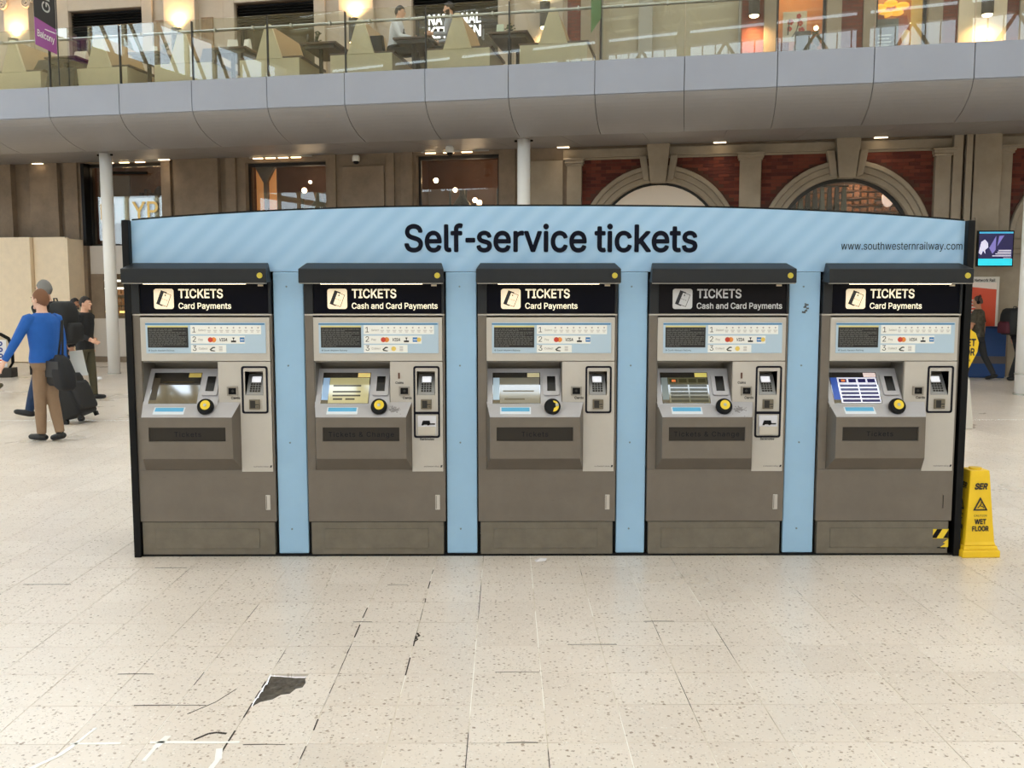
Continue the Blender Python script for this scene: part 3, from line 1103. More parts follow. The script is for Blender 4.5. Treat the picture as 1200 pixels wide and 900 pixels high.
# first-floor piers: pale pilasters behind lamps on the stone side, brick and stone strips on the other
for c, w in ((-13.45, .36), (-9.0, .42), (-4.53, .43), (-.25, .55)):
    b = B().box(c - w, c + w, WD - .2, WD - .02, 5.3, 11)
    wpart('lamp_pilaster', b, STONE_U, bevel=.02)
for t0, t1, m, out in ((.38, .68, BRICK, .05), (.68, 1.10, STONE_L, .08), (4.16, 4.62, BRICK, .05), (4.62, 4.88, STONE_L, .1), (5.91, 6.21, STONE_L, .1), (6.21, 6.64, BRICK, .05), (6.64, 6.90, STONE_L, .1),
                       (7.92, 8.20, STONE_L, .1), (8.20, 8.50, BRICK, .05), (8.50, 9.42, mat('cream_pier', (226, 210, 182), .7, var=.05), .1), (9.42, 9.66, BRICK, .05), (9.66, 10.2, STONE_L, .1), (1.1, 4.15, STONE_L, .06)):
    z0 = 8.8 if t1 - t0 > 2 else 5.3
    wpart('pier_strip', B().box(t0 + .004, t1 - .004, WD - out, WD, z0, 11), m)
# curved veined-marble reveals between pier and window
MARB = mat('veined_brown_marble', (150, 122, 96), .5, var=.45, vscale=5)
for t0, s in ((-9.62, 1), (-8.35, -1)):
    P = [(t0 - .17, 5.3), (t0 + .17, 5.3), (t0 + .17, 8.2)] + [(t0 + (.17 - .34 * k / 6) if s > 0 else t0 + (.17 - .34 * k / 6), 8.2 + .3 * sin(pi / 2 * (k / 6 if s > 0 else 1 - k / 6))) for k in range(7)] + [(t0 - .17, 8.2)]
    wpart('marble_strip', B().box(t0 - .15, t0 + .15, WD - .07, WD - .02, 5.3, 8.35), MARB)

# ---- hoarding on the ground at the far side
hb = struct(fobj('trim_1', B().box(-16, -12.02, WD - .55, WD - .5, 0, 3.12), HOARD), 'cream painted hoarding panels along the foot of the facade')
for t0, t1, y in ((-16, -14.35, .57), (-14.33, -13.9, .60), (-13.88, -12.98, .68), (-12.96, -12.06, .57)):
    obj('panel', B().box(t0, t1, WD - y - .03, WD - .5, 0.02, 3.14), HOARD, hb, bevel=.006)
obj('return_panel', B().box(-12.06, -12.0, WD - .6, WD, 0.02, 3.10), HOARD, hb)

# ---- balcony: fascia, curved soffit panels, deck
PW = 1.517
balc = struct(fobj('balcony', B().box(-22, 15, .1, WD, 5.2, 5.68), mat('deck_underlay', (90, 86, 82), .8)), 'grey panelled balcony running along the station facade')
prof = []
for k in range(13):
    a = k / 12
    th = a * pi / 2
    d1, z1 = 1.08 * (1 - cos(th)), -.47 * sin(th)
    d2, z2 = 1.08 * a, -.47 * a
    prof.append((.03 + .7 * d1 + .3 * d2 * (1.05 / 1.08), 5.125 + .7 * z1 + .3 * z2))
prof[-1] = (1.08, 4.655)
flat = [(1.08, 4.655), (2.9, 4.845), (WD, 5.03)]
for i in range(-14, 10):
    t0, t1 = (i) * PW + .005, (i + 1) * PW - .005
    obj('fascia_panel', B().box(t0, t1, 0, .05, 5.147, 5.717), METALGREY, balc, bevel=.006)
    b = B()
    pp = prof + [(p[0], p[1] + .03) for p in prof[::-1]]
    R = [[(t, d, z) for d, z in pp] for t in (t0, t1)]
    b.rings(R)
    obj('soffit_panel', b, SOFFIT, balc)
for i in range(-14, 10):
    t0 = (i + .5) * PW
    for (d0, z0), (d1, z1) in zip(flat, flat[1:]):
        g = .003
        obj('soffit_sheet', B().hexa([(t0 + g, d0 + g, z0), (t0 + PW - g, d0 + g, z0), (t0 + PW - g, d1 - g, z1), (t0 + g, d1 - g, z1),
                                      (t0 + g, d0 + g, z0 + .03), (t0 + PW - g, d0 + g, z0 + .03), (t0 + PW - g, d1 - g, z1 + .03), (t0 + g, d1 - g, z1 + .03)]), SOFFIT, balc)
obj('joint_backing', B().prism_x([(.05, 5.147), (.05, 5.6), (WD, 5.6), (WD, 5.09), (2.9, 4.9), (1.08, 4.71), (.6, 4.85), (.2, 5.06)], -22, 15), BLACK, balc)
obj('floor_boards', B().box(-22, 15, .02, WD, 5.68, 5.715), WALNUT, balc)
# downlights in the soffit
GLOW = mat('downlight_glow', (255, 228, 186), .5, emit=10)
for t, nm in ((-13.0, 'first'), (-9.5, 0), (.33, 0), (3.75, 0), (7.05, 0)):
    d, z = 4.6, 4.845 + (4.6 - 2.9) * .0949
    o = fthing('downlight', {-13.0: 'slim soffit downlight over the cream hoarding', -9.5: 'slim soffit downlight between shop window and amber pub window', .33: 'slim soffit downlight beside the centre white column', 3.75: 'slim soffit downlight right of the cream arch keystone', 7.05: 'slim soffit downlight over the clothes shop arch'}[t], 'light', t, d, z, 'soffit downlights')
    obj('housing', B().box(-.15, .15, -.06, .06, -.012, .03), STEEL, o)
    obj('lens', B().box(-.13, .13, -.045, .045, -.02, -.012), GLOW, o)
    ld = bpy.data.lights.new('downlight_light', 'SPOT')
    ld.energy = 70 if t < -12 else 22
    ld.color = (1, .84, .64)
    ld.spot_size = radians(130)
    ld.spot_blend = 1.0
    ld.shadow_soft_size = .12
    lo = bpy.data.objects.new('downlight_light', ld)
    COL.objects.link(lo)
    lo.parent = o
    lo.location = (0, -.1 if t > -12 else -.5, -.03)
# track of small spots over the pub windows
for t0, n, lab in ((-7.2, 4, 'row of small spots over the amber pub window'), (-2.9, 3, 'row of small spots over the bulb cluster pub window'), (-11.2, 3, 'row of small spots over the shop window beside white column')):
    o = fthing('spot_track', lab, 'light', t0, 4.7, 5.01)
    obj('track', B().box(-.1, 1.5, -.02, .02, -.03, .0), STEEL, o)
    for k in range(n):
        obj('spot', B().box(k * 1.3 / n, k * 1.3 / n + .24, -.03, .03, -.05, -.03), mat('spot_glow', (255, 214, 160), .5, emit=8), o)


def dome_camera(label, t, d, z, wallmount):
    o = fthing('security_camera', label, 'camera', t, d, z)
    obj('mount', B().lathe([(.085, 0), (.09, .02), (.09, .1), (.07, .14)], (0, 0, 0), 18), WHITE, o, smooth=True)
    obj('dome', B().lathe([(.01, -.065), (.05, -.05), (.065, -.02), (.065, .0)], (0, 0, 0), 16), BLACK, o, smooth=True)
    return o


dome_camera('white dome camera on the pier between the two pub windows', -4.61, WD - .12, 4.84, True)
dome_camera('white dome camera hanging from the soffit before the bulb cluster window', -1.93, 3.24, 4.74, False)

# ---- slim white columns
for t, d, lab, r, top in ((-9.08, 1.68, 'slim white column in front of the tall shop window', .125, 4.72), (-.02, 1.62, 'slim white column rising behind the middle of the kiosk', .125, 4.72), (8.84, .86, 'slim white column cut by the edge of the view', .15, 4.72)):
    c = fthing('column', lab, 'column', t, d, 0)
    obj('shaft', B().lathe([(r, 0.02), (r, top - .02)], n=28), WHITECOL, c, smooth=True)
    obj('collar', B().lathe([(r + .02, 0), (r + .02, .03)], n=28).lathe([(r + .012, .35), (r + .012, .37)], n=28) if r > .13 else B().lathe([(r + .012, 0), (r + .012, .02)], n=28), STEEL, c)
    obj('bolt', B().lathe([(.028, 0), (.028, .03)], (-r - .03, -.02, top - .07), 8), BLACK, c)
    obj('bolt', B().lathe([(.028, 0), (.028, .03)], (r + .03, -.02, top - .07), 8), BLACK, c)

# ---- unseen hall enclosure, openings shaped for light and reflections: roof strips and trusses, end wall with glazed gable, side walls
rb = B()
y = -18.95  # strips shifted so that a skylight gap reflects in the ticket screens
while y < 24:
    rb.box(-30, 30, y, y + 2.08, 17.6, 17.75)
    y += 2.6
ceil = struct(obj('ceiling', rb, CREAMSTEEL), 'unseen station roof of cream steel strips, gaps placed for light and reflections')
for k in range(-6, 7):
    x = k * 4.6 + 1.2
    b = B().box(x - .1, x + .1, -17, 24, 15.4, 15.6).box(x - .1, x + .1, -17, 24, 17.4, 17.6)
    yy = -17
    up = True
    while yy < 22:
        z0, z1 = (15.5, 17.5) if up else (17.5, 15.5)
        b.tube([(x, yy, z0), (x, yy + 1.7, z1)], .07, 6)
        yy += 1.7
        up = not up
    obj('truss', b, CREAMSTEEL, ceil)
CREAMW = mat('cream_hall_wall', (216, 206, 190), .8, var=.08)
GO = [(-26 + 4.4 * k, -22.2 + 4.4 * k, 9.0, 14.6) for k in range(12)] + [(-26 + 4.4 * k, -22.2 + 4.4 * k, 15.2, 15.45) for k in range(12)]  # narrow upper slot added as a bright streak for the balcony glass to reflect
wf = struct(obj('wall_front', B().plate(-30, 30, 0, 17.7, GO, -17.4, -17), CREAMW), 'unseen far end wall of the hall, gable openings sized for light and reflections')
b = B()
for k in range(-40, 41):
    b.box(k * .66 - .03, k * .66 + .03, -17.25, -17.19, 9.0, 14.6)
for k in range(12):
    a = -26 + 4.4 * k
    b.tube([(a, -17.1, 11.6), (a + 1.9, -17.1, 14.6), (a + 3.8, -17.1, 11.6)], .14, 6)
b.box(-26, 26, -17.2, -17.1, 11.3, 11.6)
obj('glazing_bars', b, CREAMSTEEL, wf)
b = B().box(-26.4, -26, -17, 26, 0, 4.0).box(-26.4, -26, -17, 26, 8.3, 12.4).box(-26.4, -26, -17, 26, 14.5, 17.7).box(-26.35, -26.05, -17, 26, 7.4, 7.7).box(-26.35, -26.05, -17, 26, 11.0, 11.25)  # solid middle band added to cut white reflections in the balcony glass
for k in range(22):
    b.box(-26.3, -26.1, -17 + 2 * k, -16.85 + 2 * k, 1.2, 14.5)
    b.tube([(-26.2, -17 + 2 * k, 11.1), (-26.2, -15 + 2 * k, 14.5)], .09, 6)
    b.tube([(-26.2, -17 + 2 * k, 7.5), (-26.2, -15 + 2 * k, 11.1)], .06, 6)
struct(obj('wall_left', b, CREAMSTEEL), 'unseen glazed side wall of the hall, bands and openings shaped for light')
struct(obj('wall_right', B().box(26, 26.4, -17, 26, 0, 17.7), CREAMW), 'unseen plain side wall of the hall, kept solid to hold back light')

# ================================================================== TICKET KIOSK
KY = 5.892
MX = [-2.383, -1.283, -0.180, 0.914, 2.020]
MW = 0.89
kiosk = thing('kiosk_housing', 'long pale blue kiosk housing with arched header lettered Self-service tickets', 'kiosk', (0.275, KY, 0))
KX = 0.275


def top_z(x):
    return 2.262 - .092 * (abs(x) / 2.65) ** 2.5


P = [(-2.65, 1.851), (2.65, 1.851)] + [(2.65 - 5.3 * k / 40, top_z(2.65 - 5.3 * k / 40)) for k in range(41)]
obj('header_panel', B().prism_y(P, .03, .09), BLUE_S, kiosk)
obj('header_cap', B().rings([[(-2.65 + 5.3 * k / 40, y, top_z(-2.65 + 5.3 * k / 40) + dz) for y, dz in ((.045, 0), (.8, 0), (.8, .012), (.045, .012))] for k in range(41)]), BLACK, kiosk)
for x, lab in ((-2.695, 'black end panel'), (2.65, 'black end panel')):
    obj('end_panel', B().box(x, x + .045, -.015, .82, 0, 2.172), BLACK, kiosk, bevel=.004, label=lab)
obj('back_panel', B().box(-2.65, 2.65, .78, .8, 0, 2.165), BLUE, kiosk)
obj('kick_strip', B().box(-2.65, 2.65, .012, .5, 0, .014), BLACK, kiosk)
for k in range(4):
    a, b_ = MX[k] + MW + .008 - KX, MX[k + 1] - .008 - KX
    s = obj('strip_panel', B().box(a, b_, .02, .05, .016, 1.848), BLUE, kiosk, bevel=.006)
    obj('shadow_gap', B().box(a - .02, b_ + .02, .052, .06, .0, 1.85), BLACK, kiosk)
    for zz in (.18, .75, 1.25, 1.755):
        obj('screw', B().lathe([(.006, -.002), (.006, .004)], ((a + b_) / 2 - .01, .017, zz), 8, axis='y'), mat('grey_screw', (110, 124, 134), .4), s)
scuff = B()
cx = (MX[3] + MW + MX[4]) / 2 - KX - .005
for k in range(9):
    a, z = random.uniform(-.012, .012), random.uniform(0, .09)
    scuff.box(cx + a + z * .2, cx + a + z * .2 + random.uniform(.006, .02), .018, .02, 1.585 + z * .8, 1.585 + z * .8 + random.uniform(.006, .012))
obj('scuff_mark', scuff, mat('scuff_grey', (92, 96, 100), .8), kiosk)
for wd_, xa_, ww_ in (('Self', -.645, .372), ('-', -.258, .063), ('service', -.188, .702), ('tickets', .563, .657)):
    text('title_word', wd_, mat('title_navy', (12, 15, 30), .5, spec=.1), kiosk, xa_ - KX, 1.979, .1635, y=.0285, width=ww_, weight=.018)
text('address_lettering', 'www.southwesternrailway.com', mat('title_navy', (12, 15, 30), .5, spec=.1), kiosk, 2.137 - KX, 1.990, .0475, y=.027, width=.775)


def machine(k, cash, lab, lit=True):
    m = thing('ticket_machine', lab, 'ticket machine', (MX[k], KY, 0), 0, 'ticket machines in the kiosk')
    # carcass
    c = B().box(0, MW, .0, .45, .233, .575)
    c.box(0, .055, 0, .45, .575, 1.572).box(.878, MW, 0, .45, .575, 1.572)
    c.box(.055, .878, .21, .45, .575, 1.60).box(.541, .878, .0, .21, .575, 1.0)
    c.box(.055, .541, .0, .21, .575, .94)
    c.box(.055, .878, .14, .21, 1.278, 1.572)
    obj('body', c, TAUPE, m, bevel=.003)
    obj('recess_lining', B().box(.055, .06, .01, .21, .94, 1.278).box(.536, .541, .01, .21, .94, 1.278).box(.06, .536, .2, .21, .94, 1.278).box(.055, .541, .01, .21, 1.272, 1.278), mat('recess_grey', (120, 116, 110), .4, .3), m)
    pl = obj('plinth', B().box(.014, .876, .008, .45, .014, .229), PLINTH, m, bevel=.003)
    obj('access_cover', B().box(.1, .775, .003, .01, .055, .185), PLINTH, pl, bevel=.002)
    # light fascia: info surround and L-shaped column with openings
    obj('upper_fascia', B().box(.055, .876, -.006, .14, 1.281, 1.560), FASCIA, m, bevel=.003)
    hole = (.711, .828, 1.061, 1.215)
    obj('column_fascia', B().plate(.541, .876, .565, 1.277, [(.50, .677, .5, 1.017), hole], -.006, .14), FASCIA, m)
    obj('trim_line', B().box(.0, MW, -.004, .1, 1.572, 1.582), FASCIA, m)
    text('maker_mark', 'southwestern railway', INK, m, .752, .594, .0095, y=-.0075, width=.10)
    obj('maker_emblem', B().prism_y([(.857, .592), (.868, .592), (.872, .606), (.861, .606)], -.0075, -.006), INK, m)
    # header sign and canopy
    obj('sign_backing', B().box(0, MW, .01, .3, 1.582, 1.80), CANOPY, m)
    obj('sign_cheek', B().box(0, .058, -.012, .02, 1.582, 1.785), CANOPY, m, bevel=.003)
    obj('sign_cheek', B().box(.874, MW, -.012, .02, 1.582, 1.785), CANOPY, m, bevel=.003)
    sg = obj('sign_panel', B().box(.058, .874, .0, .012, 1.587, 1.785), NAVY if lit else mat('navy_gloss_sign_unlit', (20, 18, 22), .3, spec=.12), m)
    tm = SIGNLIT if lit else SIGNOFF
    text('word_tickets', 'TICKETS', tm, sg, .303, 1.6835, .0545, y=-.002, width=.283, weight=.019)
    text('word_payment', 'Cash and Card Payments' if cash else 'Card Payments', tm, sg, .302, 1.615, .0365, y=-.002, width=.546 if cash else .334, weight=.014)
    ic = obj('icon_tile', B().prism_y(rrect(.148, .273, 1.613, 1.741, .016), -.004, .0), mat('icon_lit', (255, 240, 214), .5, emit=.3) if lit else mat('icon_unlit', (206, 206, 208), .5), sg)  # lit and unlit copies: the strip's glow is put into the colour

    def slanted(pts, y0, y1):
        a = radians(-21)
        cx, cz = .2105, 1.677
        return B().prism_y([(cx + u * cos(a) - w * sin(a), cz + u * sin(a) + w * cos(a)) for u, w in pts], y0, y1)

    obj('icon_ticket_dark', slanted([(-.034, -.046), (.006, -.046), (.006, .046), (-.034, .046)], -.0055, -.004), INK, ic)
    tk = slanted([(-.012, -.04), (.036, -.04), (.036, .04), (-.012, .04)], -.0062, -.0055)
    obj('icon_ticket_light', tk, mat('icon_lit', (255, 240, 214), .5, emit=.3) if lit else mat('icon_unlit', (206, 206, 208), .5), ic)
    ln = B()
    for q in (([(-.012, -.041), (.037, -.041), (.037, -.038), (-.012, -.038)]), ([(-.012, .038), (.037, .038), (.037, .041), (-.012, .041)]), ([(.0345, -.04), (.0375, -.04), (.0375, .04), (.0345, .04)]),
              ([(-.01, -.003), (-.002, -.003), (-.002, 0), (-.01, 0)]), ([(.004, -.003), (.012, -.003), (.012, 0), (.004, 0)]), ([(.018, -.003), (.026, -.003), (.026, 0), (.018, 0)]), ([(.0, .02), (.006, .02), (.006, .03), (.0, .03)])):
        s2 = slanted(q, -.007, -.0062)
        ln.add(s2.v, s2.f)
    obj('icon_lines', ln, INK, ic)
    obj('serial_label', B().box(.808, .842, -.003, .0, 1.757, 1.768), mat('serial_cream', (226, 212, 190), .5), sg)
    cp = obj('canopy', B().hexa([(-.006, -.132, 1.776), (.896, -.132, 1.776), (.893, .02, 1.786), (-.003, .02, 1.786), (-.006, -.132, 1.864), (.896, -.132, 1.864), (.874, .015, 1.905), (.016, .015, 1.905)]), CANOPY, m, bevel=.004)
    if lit:
        obj('light_strip', B().box(.13, .76, -.126, -.10, 1.769, 1.777), WARMSTRIP, cp)
    obj('light_diffuser', B().box(.0, .89, -.128, -.095, 1.771, 1.777), mat('strip_housing', (150, 146, 138), .5), cp)
    obj('lock_disc', B().lathe([(.0, -.006), (.017, -.006), (.018, .0)], (.856, -.132, 1.822), 18, axis='y'), mat('dull_yellow_disc', (196, 178, 60), .5), cp)
    # information panel
    ip = obj('info_panel', B().box(.09, .852, -.011, -.006, 1.331, 1.527), PANELBLUE, m, bevel=.002)
    obj('info_bar', B().box(.09, .846, -.0125, -.011, 1.513, 1.522), DEEPBLUE, ip)
    ts = obj('text_screen', B().box(.104, .36, -.0135, -.011, 1.368, 1.497), mat('text_panel_black', (26, 26, 26), .35), ip)
    obj('notice_bar', B().box(.104, .36, -.0136, -.011, 1.497, 1.507), mat('notice_yellow', (214, 206, 140), .5), ip)
    b = B()
    z = 1.487
    for r in range(12):
        x = .112
        end = .35 if r not in (1, 4, 8, 11) else (.26, .3, .33, .2)[(1, 4, 8, 11).index(r)]
        while x < end:
            w = random.uniform(.008, .03)
            b.box(x, min(x + w, end), -.0142, -.0135, z - .0045, z)
            x += w + .005
        z -= .0098
    obj('text_lines', b, mat('screen_text_grey', (96, 96, 94), .6), ts, kind='stuff')
    text('operator_name', '© South Western Railway', INK, ip, .106, 1.345, .010, y=-.0118, width=.165)
    rows = ((.376, .824, 1.453, 1.510, '1', 'Select'), (.376, .72 if not cash else .745, 1.393, 1.443, '2', 'Pay'), (.376, .60 if not cash else .655, 1.336, 1.385, '3', 'Collect'))
    for x0, x1, z0, z1, n, wd in rows:
        r = obj('step_strip', B().box(x0, x1, -.0128, -.011, z0, z1), WHITE, ip)
        text('step_number', n, INK, r, x0 + .012, z0 + .012, .034, y=-.0133)
        text('step_word', wd, GREYINK, r, x0 + .05, z0 + .02, .0125, y=-.0133)
        zc = (z0 + z1) / 2
        if n == '1':
            b = B()
            for q in range(9):
                x = x0 + .118 + q * .039
                b.prism_y(disc(x, zc + .013, .0055, 10), -.0135, -.0128)
                b.box(x - .012, x + .012, -.0133, -.0128, zc - .006, zc - .002).box(x - .008, x + .008, -.0133, -.0128, zc - .016, zc - .012)
            obj('choice_icons', b, mat('pale_icon_grey', (176, 172, 170), .6), r)
        if n == '2':
            obj('card_logo_red', B().prism_y(disc(x0 + .125, zc, .016), -.0135, -.0128), mat('logo_red', (196, 60, 40), .5), r)
            obj('card_logo_orange', B().prism_y(disc(x0 + .146, zc, .016), -.0134, -.0128), mat('logo_orange', (226, 140, 60), .5), r)
            text('card_word', 'VISA', INK, r, x0 + .18, zc - .009, .019, y=-.0135, width=.052, weight=.02, italic=.18)
            obj('mobile_pay_mark', B().box(x0 + .256, x0 + .288, -.0135, -.0128, zc - .016, zc - .005).prism_y([(x0 + .264, zc + .014), (x0 + .272, zc), (x0 + .28, zc + .014)], -.0135, -.0128).box(x0 + .27, x0 + .274, -.0135, -.0128, zc - .008, zc + .002), INK, r)
            obj('card_logo_blue', B().box(x0 + .312, x0 + .342, -.0135, -.0128, zc - .014, zc + .015), mat('logo_blue', (52, 118, 182), .5), r)
            obj('card_logo_line', B().box(x0 + .316, x0 + .338, -.0138, -.0135, zc - .003, zc + .002), WHITE, r)
            if cash:
                obj('coin_mark', B().prism_y(disc(x0 + .352 + .0, zc, .014), -.0137, -.0128), mat('coin_gold', (226, 196, 96), .5), r)
        if n == '3':
            obj('ticket_mark', B().prism_y([(x0 + .118, zc - .004), (x0 + .138, zc + .012), (x0 + .152, zc + .012), (x0 + .155, zc + .004), (x0 + .142, zc + .004), (x0 + .128, zc - .006), (x0 + .155, zc - .012), (x0 + .15, zc - .017), (x0 + .126, zc - .015)], -.0135, -.0128), mat('mark_dark_green', (58, 64, 58), .5), r)
            if cash:
                obj('coin_mark', B().prism_y(disc(x0 + .19, zc, .015), -.0137, -.0128), mat('coin_gold', (226, 196, 96), .5), r)
            xx = x0 + (.178 if not cash else .228)
            b = B()
            for q in range(4):
                b.box(xx, xx + .022, -.0135, -.0128, zc - .014 + q * .008, zc - .010 + q * .008)
            obj('receipt_mark', b, mat('pale_icon_grey', (176, 172, 170), .6), r)
    # sloping screen board: local y runs up the slope, local z faces the customer
    ph = atan2(.19, .14)
    so = (0, -.02, 1.005)
    sb = obj('screen_board', B().box(.06, .536, -.02, .27, -.02, 0), DECK, m, loc=so, rot=(ph, 0, 0))
    scr = obj('screen', B().box(.092, .402, 0.002, .236, 0, .003), mat('screen_glass', (22, 20, 18), .04, spec=1.0, ior=2.1), sb, bevel=.001)
    cream = k in (1, 2, 3)
    UIW = mat('ui_page_%d' % k, {0: (120, 104, 66), 1: (180, 172, 128), 2: (130, 126, 112), 3: (96, 94, 70), 4: (226, 226, 244)}[k], .05, emit={0: .10, 1: .45, 2: .16, 3: .18, 4: .75}[k], spec=1.0, ior=1.8 if k != 4 else 1.45)
    UID = mat('ui_button_%d' % k, {1: (70, 66, 50), 2: (90, 80, 60), 3: (60, 58, 40), 0: (70, 60, 40), 4: (44, 42, 92)}[k], .08, emit=.35)
    UIB = mat('ui_side_%d' % k, {0: (60, 52, 40), 1: (150, 180, 214), 2: (170, 190, 206), 3: (120, 130, 130), 4: (58, 92, 180)}[k], .35, emit=.4)
    UIH = mat('ui_tag_%d' % k, {0: (176, 156, 84), 1: (236, 210, 130), 2: (200, 190, 150), 3: (220, 204, 110), 4: (250, 226, 222)}[k], .35, emit=.5)
    if k > 0:
      obj('screen_page', B().box(.14, .396, .006, .196, .003, .0036), UIW, scr)
    obj('screen_side', B().box(.096, .138, .03, .196, .003, .0036), UIB, scr)
    obj('screen_tag', B().box(.318, .398, .2, .232, .003, .0036), UIH, scr)
    b = B()
    if k == 1:
        for yy in (.13, .085, .056):
            b.box(.165, .345, yy, yy + .012, .0036, .004)
        b.box(.17, .23, .03, .042, .0036, .004).box(.25, .31, .03, .042, .0036, .004)
    elif k in (3, 4):
        for q in range(4):
            b.box(.15 + q * .062, .2 + q * .062, .158, .186, .0036, .004)
        for rr in range(5):
            for cc in range(2):
                b.box(.15 + cc * .124, .266 + cc * .124, .012 + rr * .028, .031 + rr * .028, .0036, .004)
    elif k == 2:
        b.box(.16, .36, .09, .1, .0036, .004).box(.17, .3, .03, .04, .0036, .004)
    else:
        b.box(.16, .36, .16, .168, .0036, .004)
    obj('screen_buttons', b, UID, scr)
    if k in (3, 4):
        obj('screen_highlight', B().box(.165, .19, .164, .18, .004, .0043), mat('ui_orange', (236, 130, 70), .2, emit=.6), scr)
    b = B().prism_z(rrect(.421, .524, .06, .214, .012), 0, .014)
    rd = obj('barcode_reader', b, DECK, sb)
    obj('reader_window', B().box(.446, .5, .09, .2, .014, .016), mat('reader_black', (16, 16, 18), .25), rd)
    # console box with sloping deck
    V = [(.055, 0, .575), (.677, 0, .575), (.677, 0, 1.015), (.055, 0, 1.015), (.078, -.10, .665), (.650, -.10, .665), (.648, -.10, .929), (.078, -.10, .929)]
    tx0, tx1, tz0, tz1 = .12, .606, .777, .866
    cb = B()
    cb.add(V, [(0, 4, 7, 3), (1, 2, 6, 5), (0, 1, 5, 4), (3, 7, 6, 2)])
    f = -.10
    fr = [(.078, f, .665), (.650, f, .665), (.648, f, .929), (.078, f, .929), (tx0, f, tz0), (tx1, f, tz0), (tx1, f, tz1), (tx0, f, tz1)]
    cb.add(fr, [(0, 1, 5, 4), (1, 2, 6, 5), (2, 3, 7, 6), (3, 0, 4, 7)])
    cb.add([(tx0, f, tz0), (tx1, f, tz0), (tx1, f, tz1), (tx0, f, tz1), (tx0, f + .012, tz0), (tx1, f + .012, tz0), (tx1, f + .012, tz1), (tx0, f + .012, tz1)],
           [(0, 1, 5, 4), (1, 2, 6, 5), (2, 3, 7, 6), (3, 0, 4, 7)])
    co = obj('console', cb, TAUPE, m)
    tr = obj('ticket_tray', B().box(tx0 - .005, tx1 + .005, f + .012, f + .02, tz0 - .005, tz1 + .005), mat('smoked_flap', (50, 46, 42), .3, spec=.2), co)
    text('tray_lettering', 'Tickets & Change' if cash else 'Tickets', mat('tray_ink', (20, 20, 34), .6, spec=.1), tr, (tx0 + tx1) / 2, tz0 + .028, .031, y=f + .011, centre=True, spacing=1.15)
    pd = atan2(.086, .10)
    dk = obj('console_deck', B().prism_z([(.055, 0), (.078, -.132), (.648, -.132), (.677, 0)], 0, .004), DECK, m, loc=(0, 0, 1.0155), rot=(pd, 0, 0))
    kn = obj('speaker_knob', B().lathe([(.040, -.035), (.050, -.01), (.053, .008), (.050, .022), (.044, .028), (0, .03)], n=26), BLACK, m, loc=(.475, -.062, .992), rot=(radians(66), 0, 0), smooth=False)
    if k == 2:
        pts = [(.006 + .034 * cos(a), -.004 + .036 * sin(a)) for a in [radians(-95 + 190 * q / 12) for q in range(13)]] + [(.010 + .012 * cos(a), .002 + .018 * sin(a)) for a in [radians(95 - 190 * q / 12) for q in range(13)]]
        obj('knob_disc', B().prism_z(pts, .029, .032), YELLOW, kn, label='half-worn yellow disc')
    else:
        obj('knob_disc', B().lathe([(.031, 0), (.031, .004), (0, .004)], (.003, .005, .028), 20), YELLOW, kn)
    obj('knob_highlight', B().ball((.002 if k != 2 else .028, .004, .034), (.011, .011, .006), 10, 6), STEEL, kn)  # small bead added as the white highlight on the knob
    obj('price_sticker', B().box(.142, .338, -.108, -.048, .004, .005), mat('sticker_white', (224, 232, 240), .5), dk)
    obj('sticker_band', B().box(.150, .330, -.085, -.052, .005, .0056), mat('sticker_cyan', (98, 178, 222), .5), dk)
    if cash:
        sm = B()
        for q in range(90):
            a, r = random.uniform(0, 6.28), abs(random.gauss(0, .016))
            sm.prism_z(disc(.575 + r * cos(a) * 1.3, -.07 + r * sin(a), random.uniform(.003, .006), 6), .004, .0042 + .00001 * q)
        obj('fingerprint_smudge', sm, mat('smudge_grey', (142, 138, 140), .6), dk, kind='stuff')
    # card reader ring
    zb = .944 if not cash else .785
    outer, inner = rrect(.689, .858, zb, 1.249, .016), rrect(.701, .846, zb + .012, 1.237, .009)
    n = len(outer)
    rg = B()
    rg.add([(x, -.010, z) for x, z in outer] + [(x, -.010, z) for x, z in inner] + [(x, -.006, z) for x, z in outer] + [(x, -.006, z) for x, z in inner],
           [(i, (i + 1) % n, (i + 1) % n + n, i + n) for i in range(n)] + [(i, i + 2 * n, (i + 1) % n + 2 * n, (i + 1) % n) for i in range(n)] + [(i + n, (i + 1) % n + n, (i + 1) % n + 3 * n, i + 3 * n) for i in range(n)])
    ring = obj('reader_ring', rg, NAVYRING, m)
    h = hole
    obj('pin_recess', B().box(h[0], h[1], .10, .11, h[2], h[3]).box(h[0] - .004, h[0], -.004, .1, h[2], h[3]).box(h[1], h[1] + .004, -.004, .1, h[2], h[3]).box(h[0], h[1], -.004, .1, h[3], h[3] + .004), mat('pin_recess_grey', (110, 106, 100), .45, .2), m)
    pp = obj('pin_pad', B().hexa([(h[0] + .004, -.004, h[2]), (h[1] - .004, -.004, h[2]), (h[1] - .004, .09, h[2] + .125), (h[0] + .004, .09, h[2] + .125), (h[0] + .004, -.004, h[2] + .008), (h[1] - .004, -.004, h[2] + .008), (h[1] - .004, .082, h[2] + .13), (h[0] + .004, .082, h[2] + .13)]), mat('pin_pad_silver', (150, 150, 150), .35, .4), m)
    ang = atan2(.122, .086)
    org = (0, -.004, h[2] + .008)
    obj('pin_display', B().box(h[0] + .03, h[1] - .03, .088, .128, .001, .003), mat('pin_display_glow', (250, 250, 255), .4, emit=.9), pp, loc=org, rot=(ang, 0, 0))
    kb = B()
    for r in range(4):
        for q in range(4):
            kb.box(h[0] + .026 + q * .0175, h[0] + .039 + q * .0175, .016 + r * .017, .027 + r * .017, 0, .004)
    obj('pin_keys', kb, DARKGREY, pp, loc=org, rot=(ang, 0, 0))
